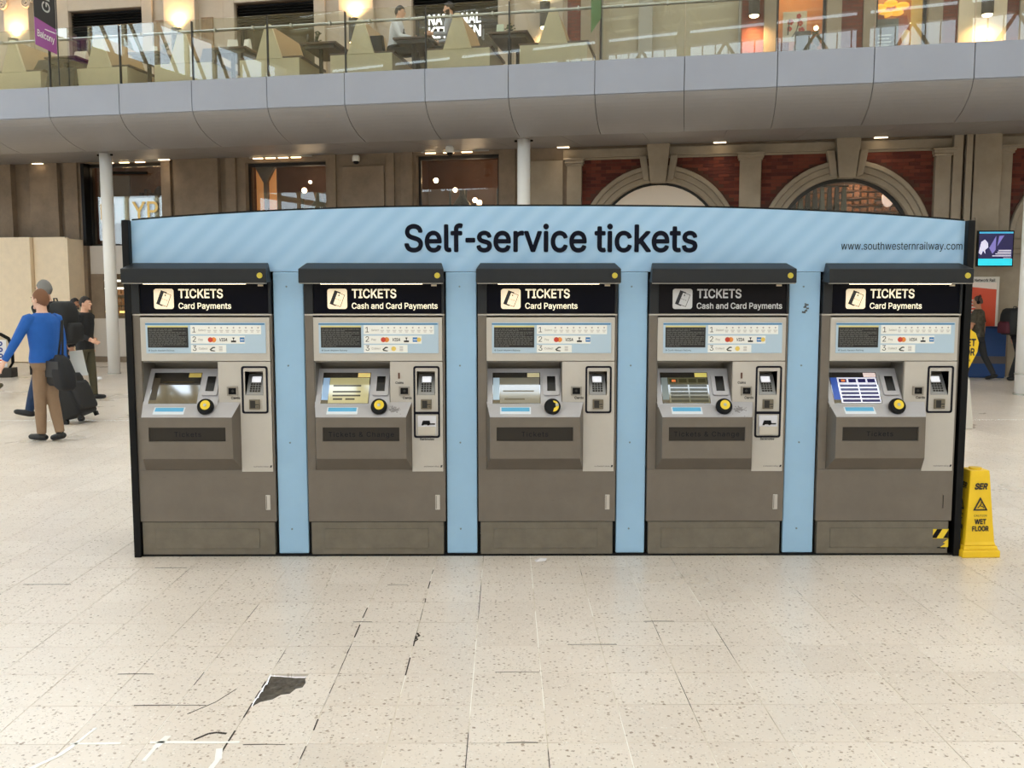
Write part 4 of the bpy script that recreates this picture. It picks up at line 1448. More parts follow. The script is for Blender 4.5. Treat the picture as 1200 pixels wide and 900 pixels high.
    cs = obj('chip_slot', B().box(.737, .805, -.022, -.006, .972, 1.035), mat('slot_block', (120, 112, 98), .4, .5), m, bevel=.003)
    obj('slot_mouth', B().box(.745, .778, -.024, -.02, .98, 1.028).box(.778, .8, -.024, -.02, 1.0, 1.006).box(.784, .8, -.024, -.02, .986, .99), DARKPANEL, cs)
    cd = obj('card_slot', B().plate(.597, .665, 1.060, 1.118, [(.606, .656, 1.068, 1.110)], -.018, -.006), mat('slot_frame_grey', (150, 144, 136), .4, .4), m, bevel=.002)
    obj('slot_mouth', B().box(.606, .656, -.010, -.006, 1.068, 1.110), BLACK, cd)
    obj('slot_lens', B().lathe([(.008, -.003), (.008, 0)], (.631, -.010, 1.089), 12, axis='y'), DARKGREY, cd)
    text('card_word', 'Cards', INK, m, .620, 1.037, .0155, y=-.0075, weight=.02)
    if cash:
        obj('coin_slot', B().box(.592, .603, -.010, -.006, 1.168, 1.206), mat('coin_slot_brown', (96, 62, 48), .5), m)
        text('coin_word', 'Coins', INK, m, .574, 1.135, .0145, y=-.0075, weight=.02)
        obj('ring_bridge', B().box(.697, .850, -.010, -.006, .938, .955), NAVYRING, ring)
        bk = obj('banknote_slot', B().box(.714, .834, -.014, -.006, .804, .93), mat('banknote_white', (214, 214, 222), .35), m, bevel=.003)
        obj('note_mouth', B().prism_y([(.738, .868), (.748, .898), (.792, .898), (.796, .880), (.826, .880), (.826, .872), (.794, .872), (.78, .866), (.775, .872), (.755, .872), (.748, .866)], -.018, -.014), BLACK, bk)
        obj('note_tray', B().box(.718, .830, -.022, -.014, .806, .858), mat('banknote_beige', (196, 188, 176), .45), bk)
        text('note_word', 'Banknotes', INK, m, .774, .770, .0135, y=-.0075, weight=.02, centre=True)
    hd = obj('lock_plate', B().box(.823, .853, -.003, .002, .312, .410), FASCIA if k != 4 else TAUPE, m, bevel=.002)
    obj('lock_seam', B().box(.827, .831, -.0036, -.003, .318, .404), TAUPE_D if k != 4 else BLACK, hd)
    # scratches low on the door
    sc = B()
    for q in range(8):
        x, z = random.uniform(.1, .8), random.uniform(.25, .55)
        sc.box(x, x + random.uniform(.006, .03), -.0008, .001, z, z + .003)
    obj('scratches', sc, TAUPE_D, m)
    return m


machine(0, False, 'card-only ticket machine at the kiosk end nearest the walking men')
machine(1, True, 'cash and card ticket machine with lit sign and three dark bars on screen')
machine(2, False, 'card-only ticket machine with half-worn yellow knob, middle of the row')
m4 = machine(3, True, 'cash and card ticket machine with unlit grey sign and dark canopy', lit=False)
m5 = machine(4, False, 'card-only ticket machine with hazard tape on plinth beside yellow cone')
tp = obj('hazard_tape', B().box(.688, .878, .006, .008, .113, .176), YELLOW, m5)
b = B()
for q in range(3):
    x = .700 + q * .078
    b.prism_y([(x - .012, .116), (x + .022, .116), (min(x + .058, .878), .176), (x + .024, .176)] if x + .06 < .89 else [(x - .012, .116), (.877, .116), (.877, .165), (x + .024, .176)], .0045, .006)
obj('tape_stripes', b, BLACK, tp)
obj('tape_tail', B().prism_y([(.83, .056), (.878, .056), (.878, .11), (.845, .085), (.862, .08)], .004, .008), YELLOW, tp)
obj('tape_tail_stripe', B().prism_y([(.805, .05), (.86, .046), (.86, .054), (.81, .056)], .003, .006), BLACK, tp)

# paper scrap on the floor
ps = tag(obj('paper_scrap', B().add([(0, 0, .002), (.06, .01, .004), (.075, .045, .012), (.03, .05, .016), (-.01, .03, .006), (.03, .026, .02)], [(0, 1, 5), (1, 2, 5), (2, 3, 5), (3, 4, 5), (4, 0, 5), (4, 3, 2, 1, 0)]), mat('scrap_white', (230, 226, 230), .6), None, loc=(.19, 5.76, 0)), 'small crumpled white paper scrap on the floor before the middle machine', 'paper')

# ================================================================== YELLOW WARNING STANDS
cone = thing('wet_floor_cone', 'yellow four-sided caution wet floor cone beside the kiosk end panel', 'cone', (3.085, 5.96, 0), radians(2))
n4 = lambda w, z: [(-w, -w, z), (w, -w, z), (w, w, z), (-w, w, z)]
bd = obj('cone_body', B().rings([n4(.105, .075), n4(.098, .10), n4(.086, .25), n4(.066, .53), n4(.062, .565)]), YPLASTIC, cone, bevel=.006)
obj('cone_base', B().rings([n4(.125, .0), n4(.125, .045), n4(.118, .05)]).rings([n4(.115, .05), n4(.11, .075)]), YPLASTIC, cone, bevel=.005)
obj('cone_cap', B().lathe([(.04, 0), (.04, .012), (0, .014)], (0, 0, .563), 16), YPLASTIC, cone)
sl = atan2(.032, .43)
for rot in (0, -pi / 2):
    ox, oy = (0, -.0985) if rot == 0 else (-.0985, 0)
    pk = dict(loc=(ox, oy, .10), rot=(-sl, 0, 0) if rot == 0 else (0, 0, 0))
    if rot == 0:
        fr = bpy.data.objects.new('front_print', None)
        text('logo_lettering', 'SER', INK, bd, 0, .345, .036, y=-.004, width=.085, weight=.04, centre=True, italic=.25, **pk)
        text('caution_word', 'CAUTION', INK, bd, 0, .165, .014, y=-.004, width=.085, centre=True, **pk)
        text('wet_word', 'WET', INK, bd, 0, .118, .030, y=-.004, width=.078, weight=.035, centre=True, **pk)
        text('floor_word', 'FLOOR', INK, bd, 0, .072, .030, y=-.004, width=.110, weight=.035, centre=True, **pk)
        tri = B()
        O = [(-.048, .205), (.048, .205), (0, .292)]
        I = [(-.033, .214), (.033, .214), (0, .274)]
        tri.add([(x, -.004, z) for x, z in O] + [(x, -.004, z) for x, z in I] + [(x, 0, z) for x, z in O], [(0, 1, 4, 3), (1, 2, 5, 4), (2, 0, 3, 5), (0, 6, 7, 1), (1, 7, 8, 2), (2, 8, 6, 0)])
        obj('warning_triangle', tri, INK, bd, **pk)
        obj('slip_figure', B().tube([(-.018, -.004, .222), (-.004, -.004, .236), (.004, -.004, .25)], .003, 6).tube([(-.004, -.004, .236), (.016, -.004, .23), (.022, -.004, .222)], .003, 6).ball((.006, -.004, .257), (.005, .003, .005), 8, 6), INK, bd, **pk)
        bpy.data.objects.remove(fr)
    else:
        for nm, wd, z, c, w, it in (('logo_lettering', 'SER', .345, .036, .085, .25), ('caution_word', 'CAUTION', .165, .014, .085, 0), ('wet_word', 'WET', .118, .030, .078, 0), ('floor_word', 'FLOOR', .072, .030, .11, 0)):
            text(nm, wd, INK, bd, 0, z, c, y=-.004, width=w, weight=.03, centre=True, italic=it, loc=(ox, 0, .10), rot=(-sl, 0, -pi / 2))
        tri = B()
        O = [(-.048, .205), (.048, .205), (0, .292)]
        I = [(-.033, .214), (.033, .214), (0, .274)]
        tri.add([(x, -.004, z) for x, z in O] + [(x, -.004, z) for x, z in I], [(0, 1, 4, 3), (1, 2, 5, 4), (2, 0, 3, 5)])
        obj('warning_triangle', tri, INK, bd, loc=(ox, 0, .10), rot=(-sl, 0, -pi / 2))

stand = thing('cleaning_stand', 'tall yellow folding wet floor stand with grey base behind the kiosk', 'sign', (5.76, 11.75, 0), radians(-8))
obj('stand_base', B().rings([[(x * s, y * s, z) for x, y in ((-.2, -.16), (.2, -.16), (.2, .16), (-.2, .16))] for s, z in ((1, 0), (1, .1), (.75, .62), (.6, .72))]), mat('stand_grey_base', (206, 200, 190), .6), stand, bevel=.02)
prof = [(-.06, .68), (.10, .68), (.17, .80), (.25, .98), (.265, 1.10), (.22, 1.22), (.10, 1.31), (-.02, 1.33), (-.14, 1.30), (-.2, 1.15), (-.2, .95), (-.14, .78)]
bw = obj('stand_board', B().prism_y(prof, -.05, .05), YPLASTIC, stand, bevel=.02)
text('wet_word', 'WET', INK, bw, .02, 1.06, .085, y=-.053, width=.2, weight=.03)
text('floor_word', 'FLOOR', INK, bw, -.06, .94, .085, y=-.053, width=.27, weight=.03)
text('caution_word', 'CAUTION', INK, bw, -.06, .86, .035, y=-.053, width=.22)
text('note_word', 'cleaning', INK, bw, -.06, .79, .035, y=-.053, width=.18)

# ================================================================== BALCONY FURNITURE
BLACKCLOTH = mat('black_cloth', (27, 27, 30), .85, var=.2, vscale=8)
BZ = 5.716
rail = fthing('glass_balustrade', 'clear glass balustrade with steel handrail along the balcony edge', 'railing', 0, 0, BZ)
for i in range(-11, 9):
    t0 = i * PW
    obj('glass_panel', B().box(t0 + .008, t0 + PW - .008, .07, .082, -.02, 1.114), GLASS, rail)
    if i <= 0:
        obj('post', B().box(t0 - .009, t0 + .009, .06, .12, -.01, 1.09), DARKGREY, rail)
    for f_ in (.3, .8):
        x = t0 + PW * f_
        obj('clip', B().box(x - .012, x + .012, .08, .17, .885, .95), STEEL, rail)
obj('handrail', B().tube([(-17, .17, .925), (13.6, .17, .925)], .026, 12), STEEL, rail, smooth=True)

names = ['pale A-shaped booth bench outside the purple banner, first of the row', 'pale A-shaped booth bench just inside the purple banner, second of the row', 'pale A-shaped booth bench, third of the row from the purple banner end',
         'pale A-shaped booth bench below the third wall lamp, fourth of the row', 'pale A-shaped booth bench at the back of the man in white shirt', 'pale A-shaped booth bench behind the bearded diner under lit letters', 'pale A-shaped booth bench beside the red brick strip']
bcent = [-10.1, -8.2, -6.42, -4.64, -2.83, -1.0, .74]
TAN = mat('tan_booth_side', (176, 146, 104), .5, var=.08)
first = None


def make_booth(lab):
    m = thing('booth_bench', lab, 'bench', (0, 0, 0), -FA, 'booth benches on the balcony')
    obj('base', B().box(-.6, .6, .32, 1.55, 0, .40), SAGE, m, bevel=.006)
    for s in (-1, 1):
        obj('seat', B().box(min(s * .2, s * .63), max(s * .2, s * .63), .36, 1.55, .40, .445), WALNUT, m, bevel=.005)
    obj('back_divider', B().prism_y([(-.26, .40), (.26, .40), (.06, 1.0), (.04, 1.02), (-.04, 1.02), (-.06, 1.0)], .30, .36), SAGE, m)
    obj('back_slope', B().prism_y([(-.25, .40), (.25, .40), (.05, 1.0), (-.05, 1.0)], .36, 1.6), TAN, m)
    return m


for c, lab in zip(bcent, names):
    if first is None:
        first = make_booth(lab)
        o = first
    else:
        o = copy_tree(first)
        o['label'] = lab
    o.location = fac(c, 0, BZ)


def make_table(lab):
    m = thing('booth_table', lab, 'table', (0, 0, 0), -FA, 'tables between the booth benches')
    obj('tabletop', B().box(-.36, .36, .45, 1.6, .66, .70), WALNUT, m, bevel=.006)
    obj('apron', B().box(-.3, .3, .52, 1.5, .60, .66), DARKGREY, m)
    for d in (.62, 1.4):
        obj('leg', B().box(-.03, .03, d - .03, d + .03, 0, .6), BLACK, m)
    return m


tnames = ['dark wooden balcony table beside the purple banner', 'dark wooden balcony table with bushy plant and one white menu', 'dark wooden balcony table with two tall white menus', 'dark wooden balcony table with leafy plant and bottle', 'dark wooden balcony table between the two seated diners', 'dark wooden balcony table between lit letters and the fourth wall lamp']
tcent = [-9.15, -7.31, -5.53, -3.73, -1.9, -.1]
first_t = None
for c, lab in zip(tcent, tnames):
    if first_t is None:
        first_t = make_table(lab)
        o = first_t
    else:
        o = copy_tree(first_t)
        o['label'] = lab
    o.location = fac(c, 0, BZ)
TZ = BZ + .70


def leafy(lab, t, d, h=.2, m=None):
    v = fthing('table_plant', lab, 'plant', t, d, TZ)
    obj('pot', B().lathe([(.035, 0), (.05, .09), (.045, .095)], n=12), DARKGREY, v, smooth=True)
    b = B()
    for q in range(26):
        a, r, z = random.uniform(0, 6.28), random.uniform(.01, .09), random.uniform(.1, h)
        b.tube([(0, 0, .08), (r * cos(a) * .6, r * sin(a) * .6, z * .8), (r * cos(a), r * sin(a), z)], [.003, .004, .002], 5)
        b.ball((r * cos(a), r * sin(a), z), (.02, .012, .012), 6, 4)
    obj('leaves', b, mat('dark_leaf', (58, 72, 44), .7), v, kind='stuff')


leafy('small dark leafy plant on the table by the third wall lamp', -3.86, .75, .26)
leafy('small bushy plant on the table with white menus', -7.05, .75, .22)
leafy('round dark plant on the table by the fourth wall lamp', -.12, .75, .2)


def bottle(lab, t, d):
    o = tag(obj('bottle', B().lathe([(.03, 0), (.032, .12), (.014, .16), (.013, .21), (0, .212)], n=12), mat('dark_bottle', (30, 30, 26), .2), None, loc=fac(t, d, TZ), smooth=True), lab, 'bottle', 'bottles on balcony tables')


bottle('dark bottle between plant and menus by the third wall lamp', -4.02, .7)
bottle('dark bottle on the table between the two diners', -2.12, .7)


def block(name, lab, cat, t, d, w, h, dp, m, z=TZ, rot=0.0):
    return tag(obj(name, B().hexa([(-w, -dp, 0), (w, -dp, 0), (w, dp, 0), (-w, dp, 0), (-w * .9, -dp * .3, h), (w * .9, -dp * .3, h), (w * .9, dp * .3, h), (-w * .9, dp * .3, h)]), m, None, loc=fac(t, d, z), rot=(0, 0, -FA + rot)), lab, cat)


block('menu_card', 'white folded menu card, wider of the two on one balcony table', 'menu', -5.62, .8, .10, .22, .07, WHITE, rot=.2)
block('menu_card', 'white folded menu card, narrower of the two on one balcony table', 'menu', -5.36, .9, .07, .24, .06, WHITE, rot=-.3)
block('menu_card', 'cream menu card on the table beside the purple banner', 'menu', -8.92, .8, .14, .16, .08, mat('cream_card', (226, 218, 200), .6))
block('menu_card', 'white menu card by the bushy plant', 'menu', -7.3, .8, .06, .18, .06, WHITE, rot=.4)
block('jug', 'pale frosted jug at the back of the table by the fourth lamp', 'jug', -.34, .95, .07, .26, .07, mat('frosted_pale', (200, 214, 196), .4))
block('handbag', 'dark brown handbag on the balcony seat before the two white menus', 'bag', -5.98, .62, .17, .28, .13, mat('brown_leather', (58, 40, 34), .5), z=BZ + .445)
block('coat', 'black coat heaped on the seat by the purple banner', 'coat', -9.62, .75, .2, .26, .25, BLACK, z=BZ + .445)
block('rucksack', 'black rucksack on the balcony floor against the glass', 'bag', -8.98, .30, .32, .42, .14, mat('black_nylon', (26, 28, 32), .6), z=BZ)

block('coat', 'black coat draped on the seat beside the diner in white shirt', 'coat', -2.62, .47, .19, .30, .10, BLACKCLOTH, z=BZ + .445)

# ---- lit sign in the third shuttered window
sg = fthing('illuminated_sign', 'white illuminated letters in the third shuttered window', 'sign', -2.86, WD + .05, 7.60)
LIT = mat('lit_letters', (255, 255, 255), .5, emit=3)
obj('sign_rail', B().box(-.05, 1.65, .03, .06, .24, .27).box(1.0, 1.62, .02, .05, .30, .36), DARKGREY, sg)
text('line_one', 'NATIONAL', LIT, sg, 0, .30, .22, y=0, width=1.24, weight=.014)
text('line_two', 'KITCHEN', LIT, sg, 0, .0, .24, y=0, width=1.24, weight=.014)


# ---- wall lamps, up and down
def wall_lamp(lab, t, z, up, down, back=.34):
    o = fthing('wall_lamp', lab, 'lamp', t, WD - back, z, 'cylinder lamps on the upper wall')
    obj('lamp_body', B().lathe([(.105, -.27), (.115, -.27), (.115, .27), (.105, .27), (.105, .24), (0, .24), (0, -.24), (.105, -.24)][1:5] + [(.0, .24)], n=20), mat('bronze_grey_lamp', (60, 54, 48), .5), o, smooth=False)
    obj('bracket', B().box(-.03, .03, .1, back - .15, -.04, .04), DARKGREY, o)
    obj('lens', B().ball((0, 0, -.27), (.1, .1, .045), 14, 6), LAMPLENS, o, smooth=True)
    obj('lens', B().lathe([(.1, 0), (.1, .008)], (0, 0, .268), 16), LAMPLENS, o)
    for s, e, sz in ((1, up, 75), (-1, down, 80)):
        if e <= 0:
            continue
        ld = bpy.data.lights.new('lamp_light', 'SPOT')
        ld.energy = e
        ld.color = (1, .58, .24)
        ld.spot_size = radians(sz * 2.0)
        ld.spot_blend = 1.0
        ld.shadow_soft_size = .06
        lo = bpy.data.objects.new('lamp_light', ld)
        COL.objects.link(lo)
        lo.parent = o
        lo.location = (0, .02, s * .33)
        lo.rotation_euler = (pi if s > 0 else 0, 0, 0)


wall_lamp('cylinder wall lamp nearest the scrolled capital and purple banner', -13.45, 7.78, 230, 150)
wall_lamp('cylinder wall lamp between the first two shuttered windows', -9.0, 7.78, 230, 150)
wall_lamp('third cylinder wall lamp, near the table with plant and bottle', -4.53, 7.76, 230, 150)
wall_lamp('cylinder wall lamp beside the lit letters window', -.08, 7.86, 230, 150)
wall_lamp('cylinder wall lamp glowing orange on the brick pier', 4.40, 7.86, 150, 300)
wall_lamp('cylinder wall lamp on the cream pier at the far end of the balcony', 8.98, 7.62, 200, 190)
# scrolled capital over the first pilaster
b = B()
for s in (-1, 1):
    R = []
    for k in range(40):
        a = k * .42
        r = .15 * (1 - k / 44)
        R.append((-13.45 + s * .34 + s * r * cos(a), WD - .24, 8.92 + r * sin(a)))
    b.tube(R, .025, 6)
b.box(-13.85, -13.05, WD - .26, WD - .1, 9.08, 9.2)
obj('scroll_capital', b, STONE_U, wall)


# ---- hanging banners at right angles to the balcony
def banner(lab, t, d0, d1, ztop, zs0, zs1, zb0, zb1, low, lean=0.0):
    """d0 is the outer edge, d1 the edge at the balcony; split and bottom heights at both edges"""
    o = fthing('hanging_banner', lab, 'banner', t, 0, 0)

    def sheet(a0, a1, b0, b1):
        return B().hexa([(-lean, d0, a0), (-lean + .006, d0, a0), (.006, d1, a1), (0, d1, a1), (-lean, d0, b0), (-lean + .006, d0, b0), (.006, d1, b1), (0, d1, b1)])
    obj('upper_cloth', sheet(zs0, zs1, ztop, ztop), mat('banner_black', (34, 32, 34), .6), o)
    lo_ = obj('lower_cloth', sheet(zb0, zb1, zs0, zs1), low, o)
    obj('pole', B().tube([(.003, d1 + .03, BZ), (.003, d1 + .03, ztop + .1)], .012, 8), DARKGREY, o)
    obj('arm', B().tube([(.003, d1 + .03, ztop + .02), (-lean + .003, d0, ztop + .02)], .012, 8), DARKGREY, o)
    return o


bn = banner('black and purple hanging banner at right angles to the balcony', -8.80, -.69, -.10, 8.7, 6.83, 6.75, 6.33, 6.29, mat('banner_purple', (150, 78, 148), .6))
text('lower_lettering', 'Balcony', WHITE, bn, 0, 0, .12, y=-.003, width=.47, weight=.01, loc=(.006, -.64, 6.50), rot=(0, radians(3), pi / 2))
obj('lettering_bar', B().box(.006, .009, -.42, -.13, 6.665, 6.68), WHITE, bn)
me = text_mesh('Gir', .008)
for v in me.vertices:
    x, y = v.co.x * .42, v.co.y * .42
    v.co = (.009, -.26 - y, 6.98 + x)
obj('upper_lettering', me, WHITE, bn)
banner('black and green hanging banner with pointed foot over the wide shopfront', 1.62, -.68, -.10, 8.7, 6.85, 7.0, 5.99, 6.38, mat('banner_green', (94, 126, 84), .6), .10)

# ================================================================== RIGHT-HAND BACKGROUND
tv = fthing('information_screen', 'bright blue wall screen beside the kiosk header end', 'screen', 9.27, WD - .62, 2.64, turn=radians(8))
obj('casing', B().box(-.36, .36, 0, .07, -.36, .37), BLACK, tv, bevel=.006)
scn = obj('display', B().box(-.335, .335, -.004, 0, -.335, .345), mat('screen_navy', (26, 22, 74), .3, emit=.9), tv)
obj('display_band', B().box(-.335, .335, -.006, -.004, -.335, -.20), mat('screen_cyan', (40, 214, 236), .3, emit=1.0), scn)
obj('display_top', B().box(-.335, .335, -.006, -.004, .31, .345), mat('screen_cyan2', (70, 180, 224), .3, emit=.8), scn)
obj('display_shape', B().prism_y([(-.335, -.08), (-.29, .14), (-.22, .19), (-.16, .12), (-.15, .03), (-.21, -.02), (-.2, -.1), (-.25, -.03), (-.28, -.12)], -.006, -.004), mat('screen_white', (220, 216, 244), .3, emit=.9), scn)
obj('display_shade', B().prism_y([(-.13, .02), (.0, .26), (.0, -.02), (-.06, -.1)], -.006, -.004).prism_y([(.03, .05), (.06, .26), (.16, .27)], -.006, -.004), mat('screen_violet', (126, 118, 190), .3, emit=.8), scn)
b = B()
for q, (a, z) in enumerate(((.06, -.04), (.04, -.075), (.0, -.11), (-.06, -.15), (.16, -.185))):
    b.box(a, .31, -.006, -.004, z, z + (.018 if q < 4 else .008))
obj('display_text', b, mat('screen_white', (220, 216, 244), .3, emit=.9), scn)
obj('arm', B().box(-.05, .05, .07, .3, -.05, .05), BLACK, tv)
tag(fobj('alarm_box', B().box(8.95, 9.03, WD - .30, WD - .22, 3.05, 3.3), STONE_L), 'small pale box on the stone pier above the blue screen', 'box')
po = fthing('poster_board', 'orange poster in white frame behind the man in camouflage shirt', 'poster', 9.08, WD - .34, .96)
obj('frame', B().box(-.38, .38, 0, .06, 0, 1.12), mat('poster_white', (206, 200, 190), .5), po)
pf = obj('poster_sheet', B().box(-.33, .33, -.004, 0, .04, 1.0), mat('poster_orange', (208, 74, 40), .5), po)
obj('sheet_band', B().prism_y([(-.33, .93), (.33, .86), (.33, 1.0), (-.33, 1.0)], -.005, -.004), mat('poster_pale', (226, 210, 200), .5), pf)
text('header_lettering', 'Network Rail', INK, po, -.1, 1.02, .06, y=-.002, width=.4, weight=.02)
b = B()
for q in range(6):
    b.box(-.28, .06 - .03 * (q % 3), -.006, -.004, .62 - q * .07, .65 - q * .07)
obj('sheet_text', b, mat('poster_pale', (226, 210, 200), .5), pf)
bb = fthing('blue_bin', 'dark blue box unit at the foot of the orange poster', 'cabinet', 9.22, WD - .62, 0)
obj('body', B().box(-.5, .34, 0, .26, .0, 1.03), mat('bin_blue', (26, 66, 124), .5), bb, bevel=.01)
obj('lid', B().box(-.52, .36, -.02, .27, 1.03, 1.06), mat('bin_blue_dark', (20, 44, 84), .5), bb)
obj('lower_drawer', B().box(-.5, .34, -.03, 0, .03, .3), mat('bin_blue', (26, 66, 124), .5), bb, bevel=.006)
obj('drawer_band', B().box(-.5, .34, -.035, 0, .3, .45), mat('bin_slate', (92, 84, 84), .6), bb)

# ================================================================== ESCALATOR END ON THE OTHER SIDE
es = thing('escalator_end', 'rounded escalator balustrade end with white safety notice', 'escalator', (-10.75, 19.2, 0), radians(4))
pr = [(-3.0, .14), (.36, .14), (.46, .3), (.46, .62), (.40, .78), (.26, .86), (.05, .89), (-3.0, .93)]
obj('balustrade_panel', B().prism_y(pr, -.05, .05), mat('pale_escalator_panel', (200, 184, 160), .4), es, bevel=.01)
obj('handrail', B().tube([(x, 0, z + .02) for x, z in pr[:0:-1]], .045, 8), BLACK, es, smooth=True)
obj('deck_skirt', B().box(-3.0, .5, -.14, .14, 0, .2), DARKGREY, es, bevel=.01)
nt_ = obj('notice_sheet', B().box(-.12, .38, -.058, -.05, .22, .78), mat('notice_white', (230, 230, 234), .5), es)
for q in range(4):
    obj('notice_symbol', B().prism_y(disc(.26, .70 - q * .125, .05, 14), -.061, -.058), mat('notice_blue', (34, 62, 140), .5) if q < 3 else mat('notice_red', (196, 60, 60), .5), nt_)
    obj('notice_glyph', B().box(.24, .28, -.063, -.061, .685 - q * .125, .715 - q * .125), WHITE, nt_)
text('notice_words', 'Please', INK, nt_, -.08, .68, .05, y=-.06)
obj('knob_post', B().box(-.06, .06, -.03, .03, .88, 1.02), BLACK, es, bevel=.006)

# ================================================================== PEOPLE
SKIN = mat('skin_light', (214, 166, 140), .55)
SKIN_P = mat('skin_pink', (222, 178, 154), .55)
SKIN_B = mat('skin_brown', (166, 116, 88), .55)
EYEW = mat('eye_white', (230, 226, 220), .3)
EYED = mat('eye_dark', (30, 24, 20), .3)
LIP = mat('lip', (178, 122, 106), .6)


def head_pts(k, off=1.0, n=22, m_=15):
    """head as rings; local frame: +y is the face"""
    R = []
    for i in range(1, m_):
        a = pi * i / m_
        z = -cos(a)
        r = sin(a)
        ring = []
        for j in range(n):
            t = 2 * pi * j / n
            x, y = r * cos(t), r * sin(t)
            X, Y, Z = x * .076 * off, y * .097 * off, z * .120 * off
            if z < 0:
                X *= 1 + .28 * z
                Y *= 1 + (.10 if y > 0 else .42) * z
            if y > 0:
                Y *= .94
            ring.append((X * k, Y * k, Z * k))
        R.append(ring)
    return R


HANDS = {}


def person(name, label, group=None, loc=(0, 0, 0), heading=0.0, s=1.0, legs=((15, 8), (-12, 14)), arms=((-10, 8, 20), (12, 8, 20)), lean=3, head=(0, 0), mats=None, hair=None, hairline=.55,
           build=1.0, seat=None, beard=None, hem=.90, feet=(0, 0), voxel=.0085, hands=True, legspread=.085):
    """legs: (forward swing, knee bend) for the left then the right; arms: (forward swing, outward, elbow bend)"""
    top, bottom, skin, shoe = mats
    root = thing(name, label, 'person', loc, heading, group)
    pre = B()
    # ---- trunk
    L = radians(lean)

    def sp(x, y, z):           # lean the trunk about the hips
        dz = z - .93
        return Vector((x, y * cos(L) + dz * sin(L), .93 + dz * cos(L) - y * sin(L)))
    trunk = [(hem - .005, .178, .128), (hem + .05, .176, .126), (1.05, .160, .115), (1.17, .172, .122), (1.28, .190, .126), (1.37, .196, .118), (1.43, .165, .10), (1.475, .085, .075)]

    def ring(z, rx, ry, n=18):
        return [tuple(sp(rx * build * cos(2 * pi * k / n), ry * build * sin(2 * pi * k / n), z)) for k in range(n)]
    pre.rings([ring(*q) for q in trunk], mi=0)
    pre.rings([ring(z, rx, ry) for z, rx, ry in ((.80, .13, .11), (.84, .165, .122), (.90, .170, .122), (hem + .06, .155, .11))], mi=1)
    # ---- legs
    low = []
    for i, sx in ((0, -1), (1, 1)):
        sw, kn = legs[i]
        a, b_ = radians(sw), radians(sw - kn)
        hip = Vector((sx * legspread, 0, .90))
        knee = hip + Vector((sx * .005, sin(a), -cos(a))) * .43
        ank = knee + Vector((0, sin(b_), -cos(b_))) * .42
        mid = (hip + knee) / 2
        pre.tube([hip + Vector((0, 0, .03)), hip, mid, knee, (knee + ank) / 2, ank + Vector((0, 0, .0))], [.088 * build, .094 * build, .082 * build, .064 * build, .06 * build, .052], 14, mi=1)
        fp = radians(feet[i])
        fd = Vector((sx * .12, cos(fp), sin(fp))).normalized()
        fu = Vector((0, -sin(fp), cos(fp)))
        base = ank - fu * .045
        pre.tube([base - fd * .075, base - fd * .05, base, base + fd * .09, base + fd * .165, base + fd * .19], [.028, .043, .05, .046, .038, .02], 12, mi=3, flat=(tuple(fu), .85))
    # ---- arms and hands
    hands_at = []
    arm_lines = []
    for i, sx in ((0, -1), (1, 1)):
        fw, outw, el = arms[i][:3]
        a, o = radians(fw), radians(outw)
        sh = sp(sx * .185 * build, 0, 1.395)
        d1 = Vector((sx * sin(o), sin(a) * cos(o), -cos(a) * cos(o)))
        elb = sh + d1 * .29
        a2 = radians(fw + el)
        d2 = Vector((sx * sin(o) * .6, sin(a2) * cos(o), -cos(a2) * cos(o))).normalized()
        wr = elb + d2 * .25
        cut = arms[i][3] if len(arms[i]) > 3 else 1.0      # sleeve length: 1 to the wrist, .35 a short sleeve
        pre.tube([sh + Vector((-sx * .05, 0, .01)), sh, (sh + elb) / 2, elb, (elb + wr) / 2, wr], [.066 * build, .066 * build, .056 * build, .049 * build, .045, .037], 12, mi=4)
        if cut <= .9:
            pre.tube([sh + Vector((-sx * .05, 0, .01)), sh, sh + (elb - sh) * .75], [.07 * build, .072 * build, .07 * build], 12, mi=4)
        hands_at.append(wr + d2 * .10)
        arm_lines.append((sh, elb, wr, .525 if cut > .9 else .29 * cut * 2))
        if hands:
            side = Vector((0, 1, 0)) if abs(d2.y) < .8 else Vector((0, 0, 1))
            side = (side - d2 * side.dot(d2)).normalized()      # towards the thumb
            pn = d2.cross(side)                                  # palm normal
            pre.tube([wr - d2 * .02, wr + d2 * .02, wr + d2 * .06, wr + d2 * .09], [.03, .034, .042, .036], 10, mi=2, flat=(tuple(pn), .55))
            for q, (off, ln) in enumerate(((.03, .07), (.011, .08), (-.009, .074), (-.028, .058))):
                st = wr + d2 * .085 + side * off
                cu = pn * (-sx) * .012
                pre.tube([st - d2 * .02, st + d2 * ln * .5 + cu * .4, st + d2 * ln * .85 + cu * 1.3, st + d2 * ln + cu * 2.2], [.0105, .0100, .009, .007], 8, mi=2)
            th = wr + d2 * .035 + side * .032
            pre.tube([th - side * .02, th + side * .018 + d2 * .03, th + side * .022 + d2 * .06], [.013, .011, .008], 8, mi=2)
    # ---- neck and head
    hc = sp(0, .015, 1.625)
    nb = sp(0, -.01, 1.44)
    pre.tube([nb, sp(0, 0, 1.50), hc + Vector((0, -.01, -.05))], [.068, .058, .056], 12, mi=2)
    HR = Matrix.Rotation(radians(head[0]), 4, 'Z') @ Matrix.Rotation(radians(head[1]), 4, 'X')

    def hp(p):
        return tuple(hc + HR @ Vector(p))
    hb_ = B()
    R = head_pts(1.0)
    hb_.rings(R)
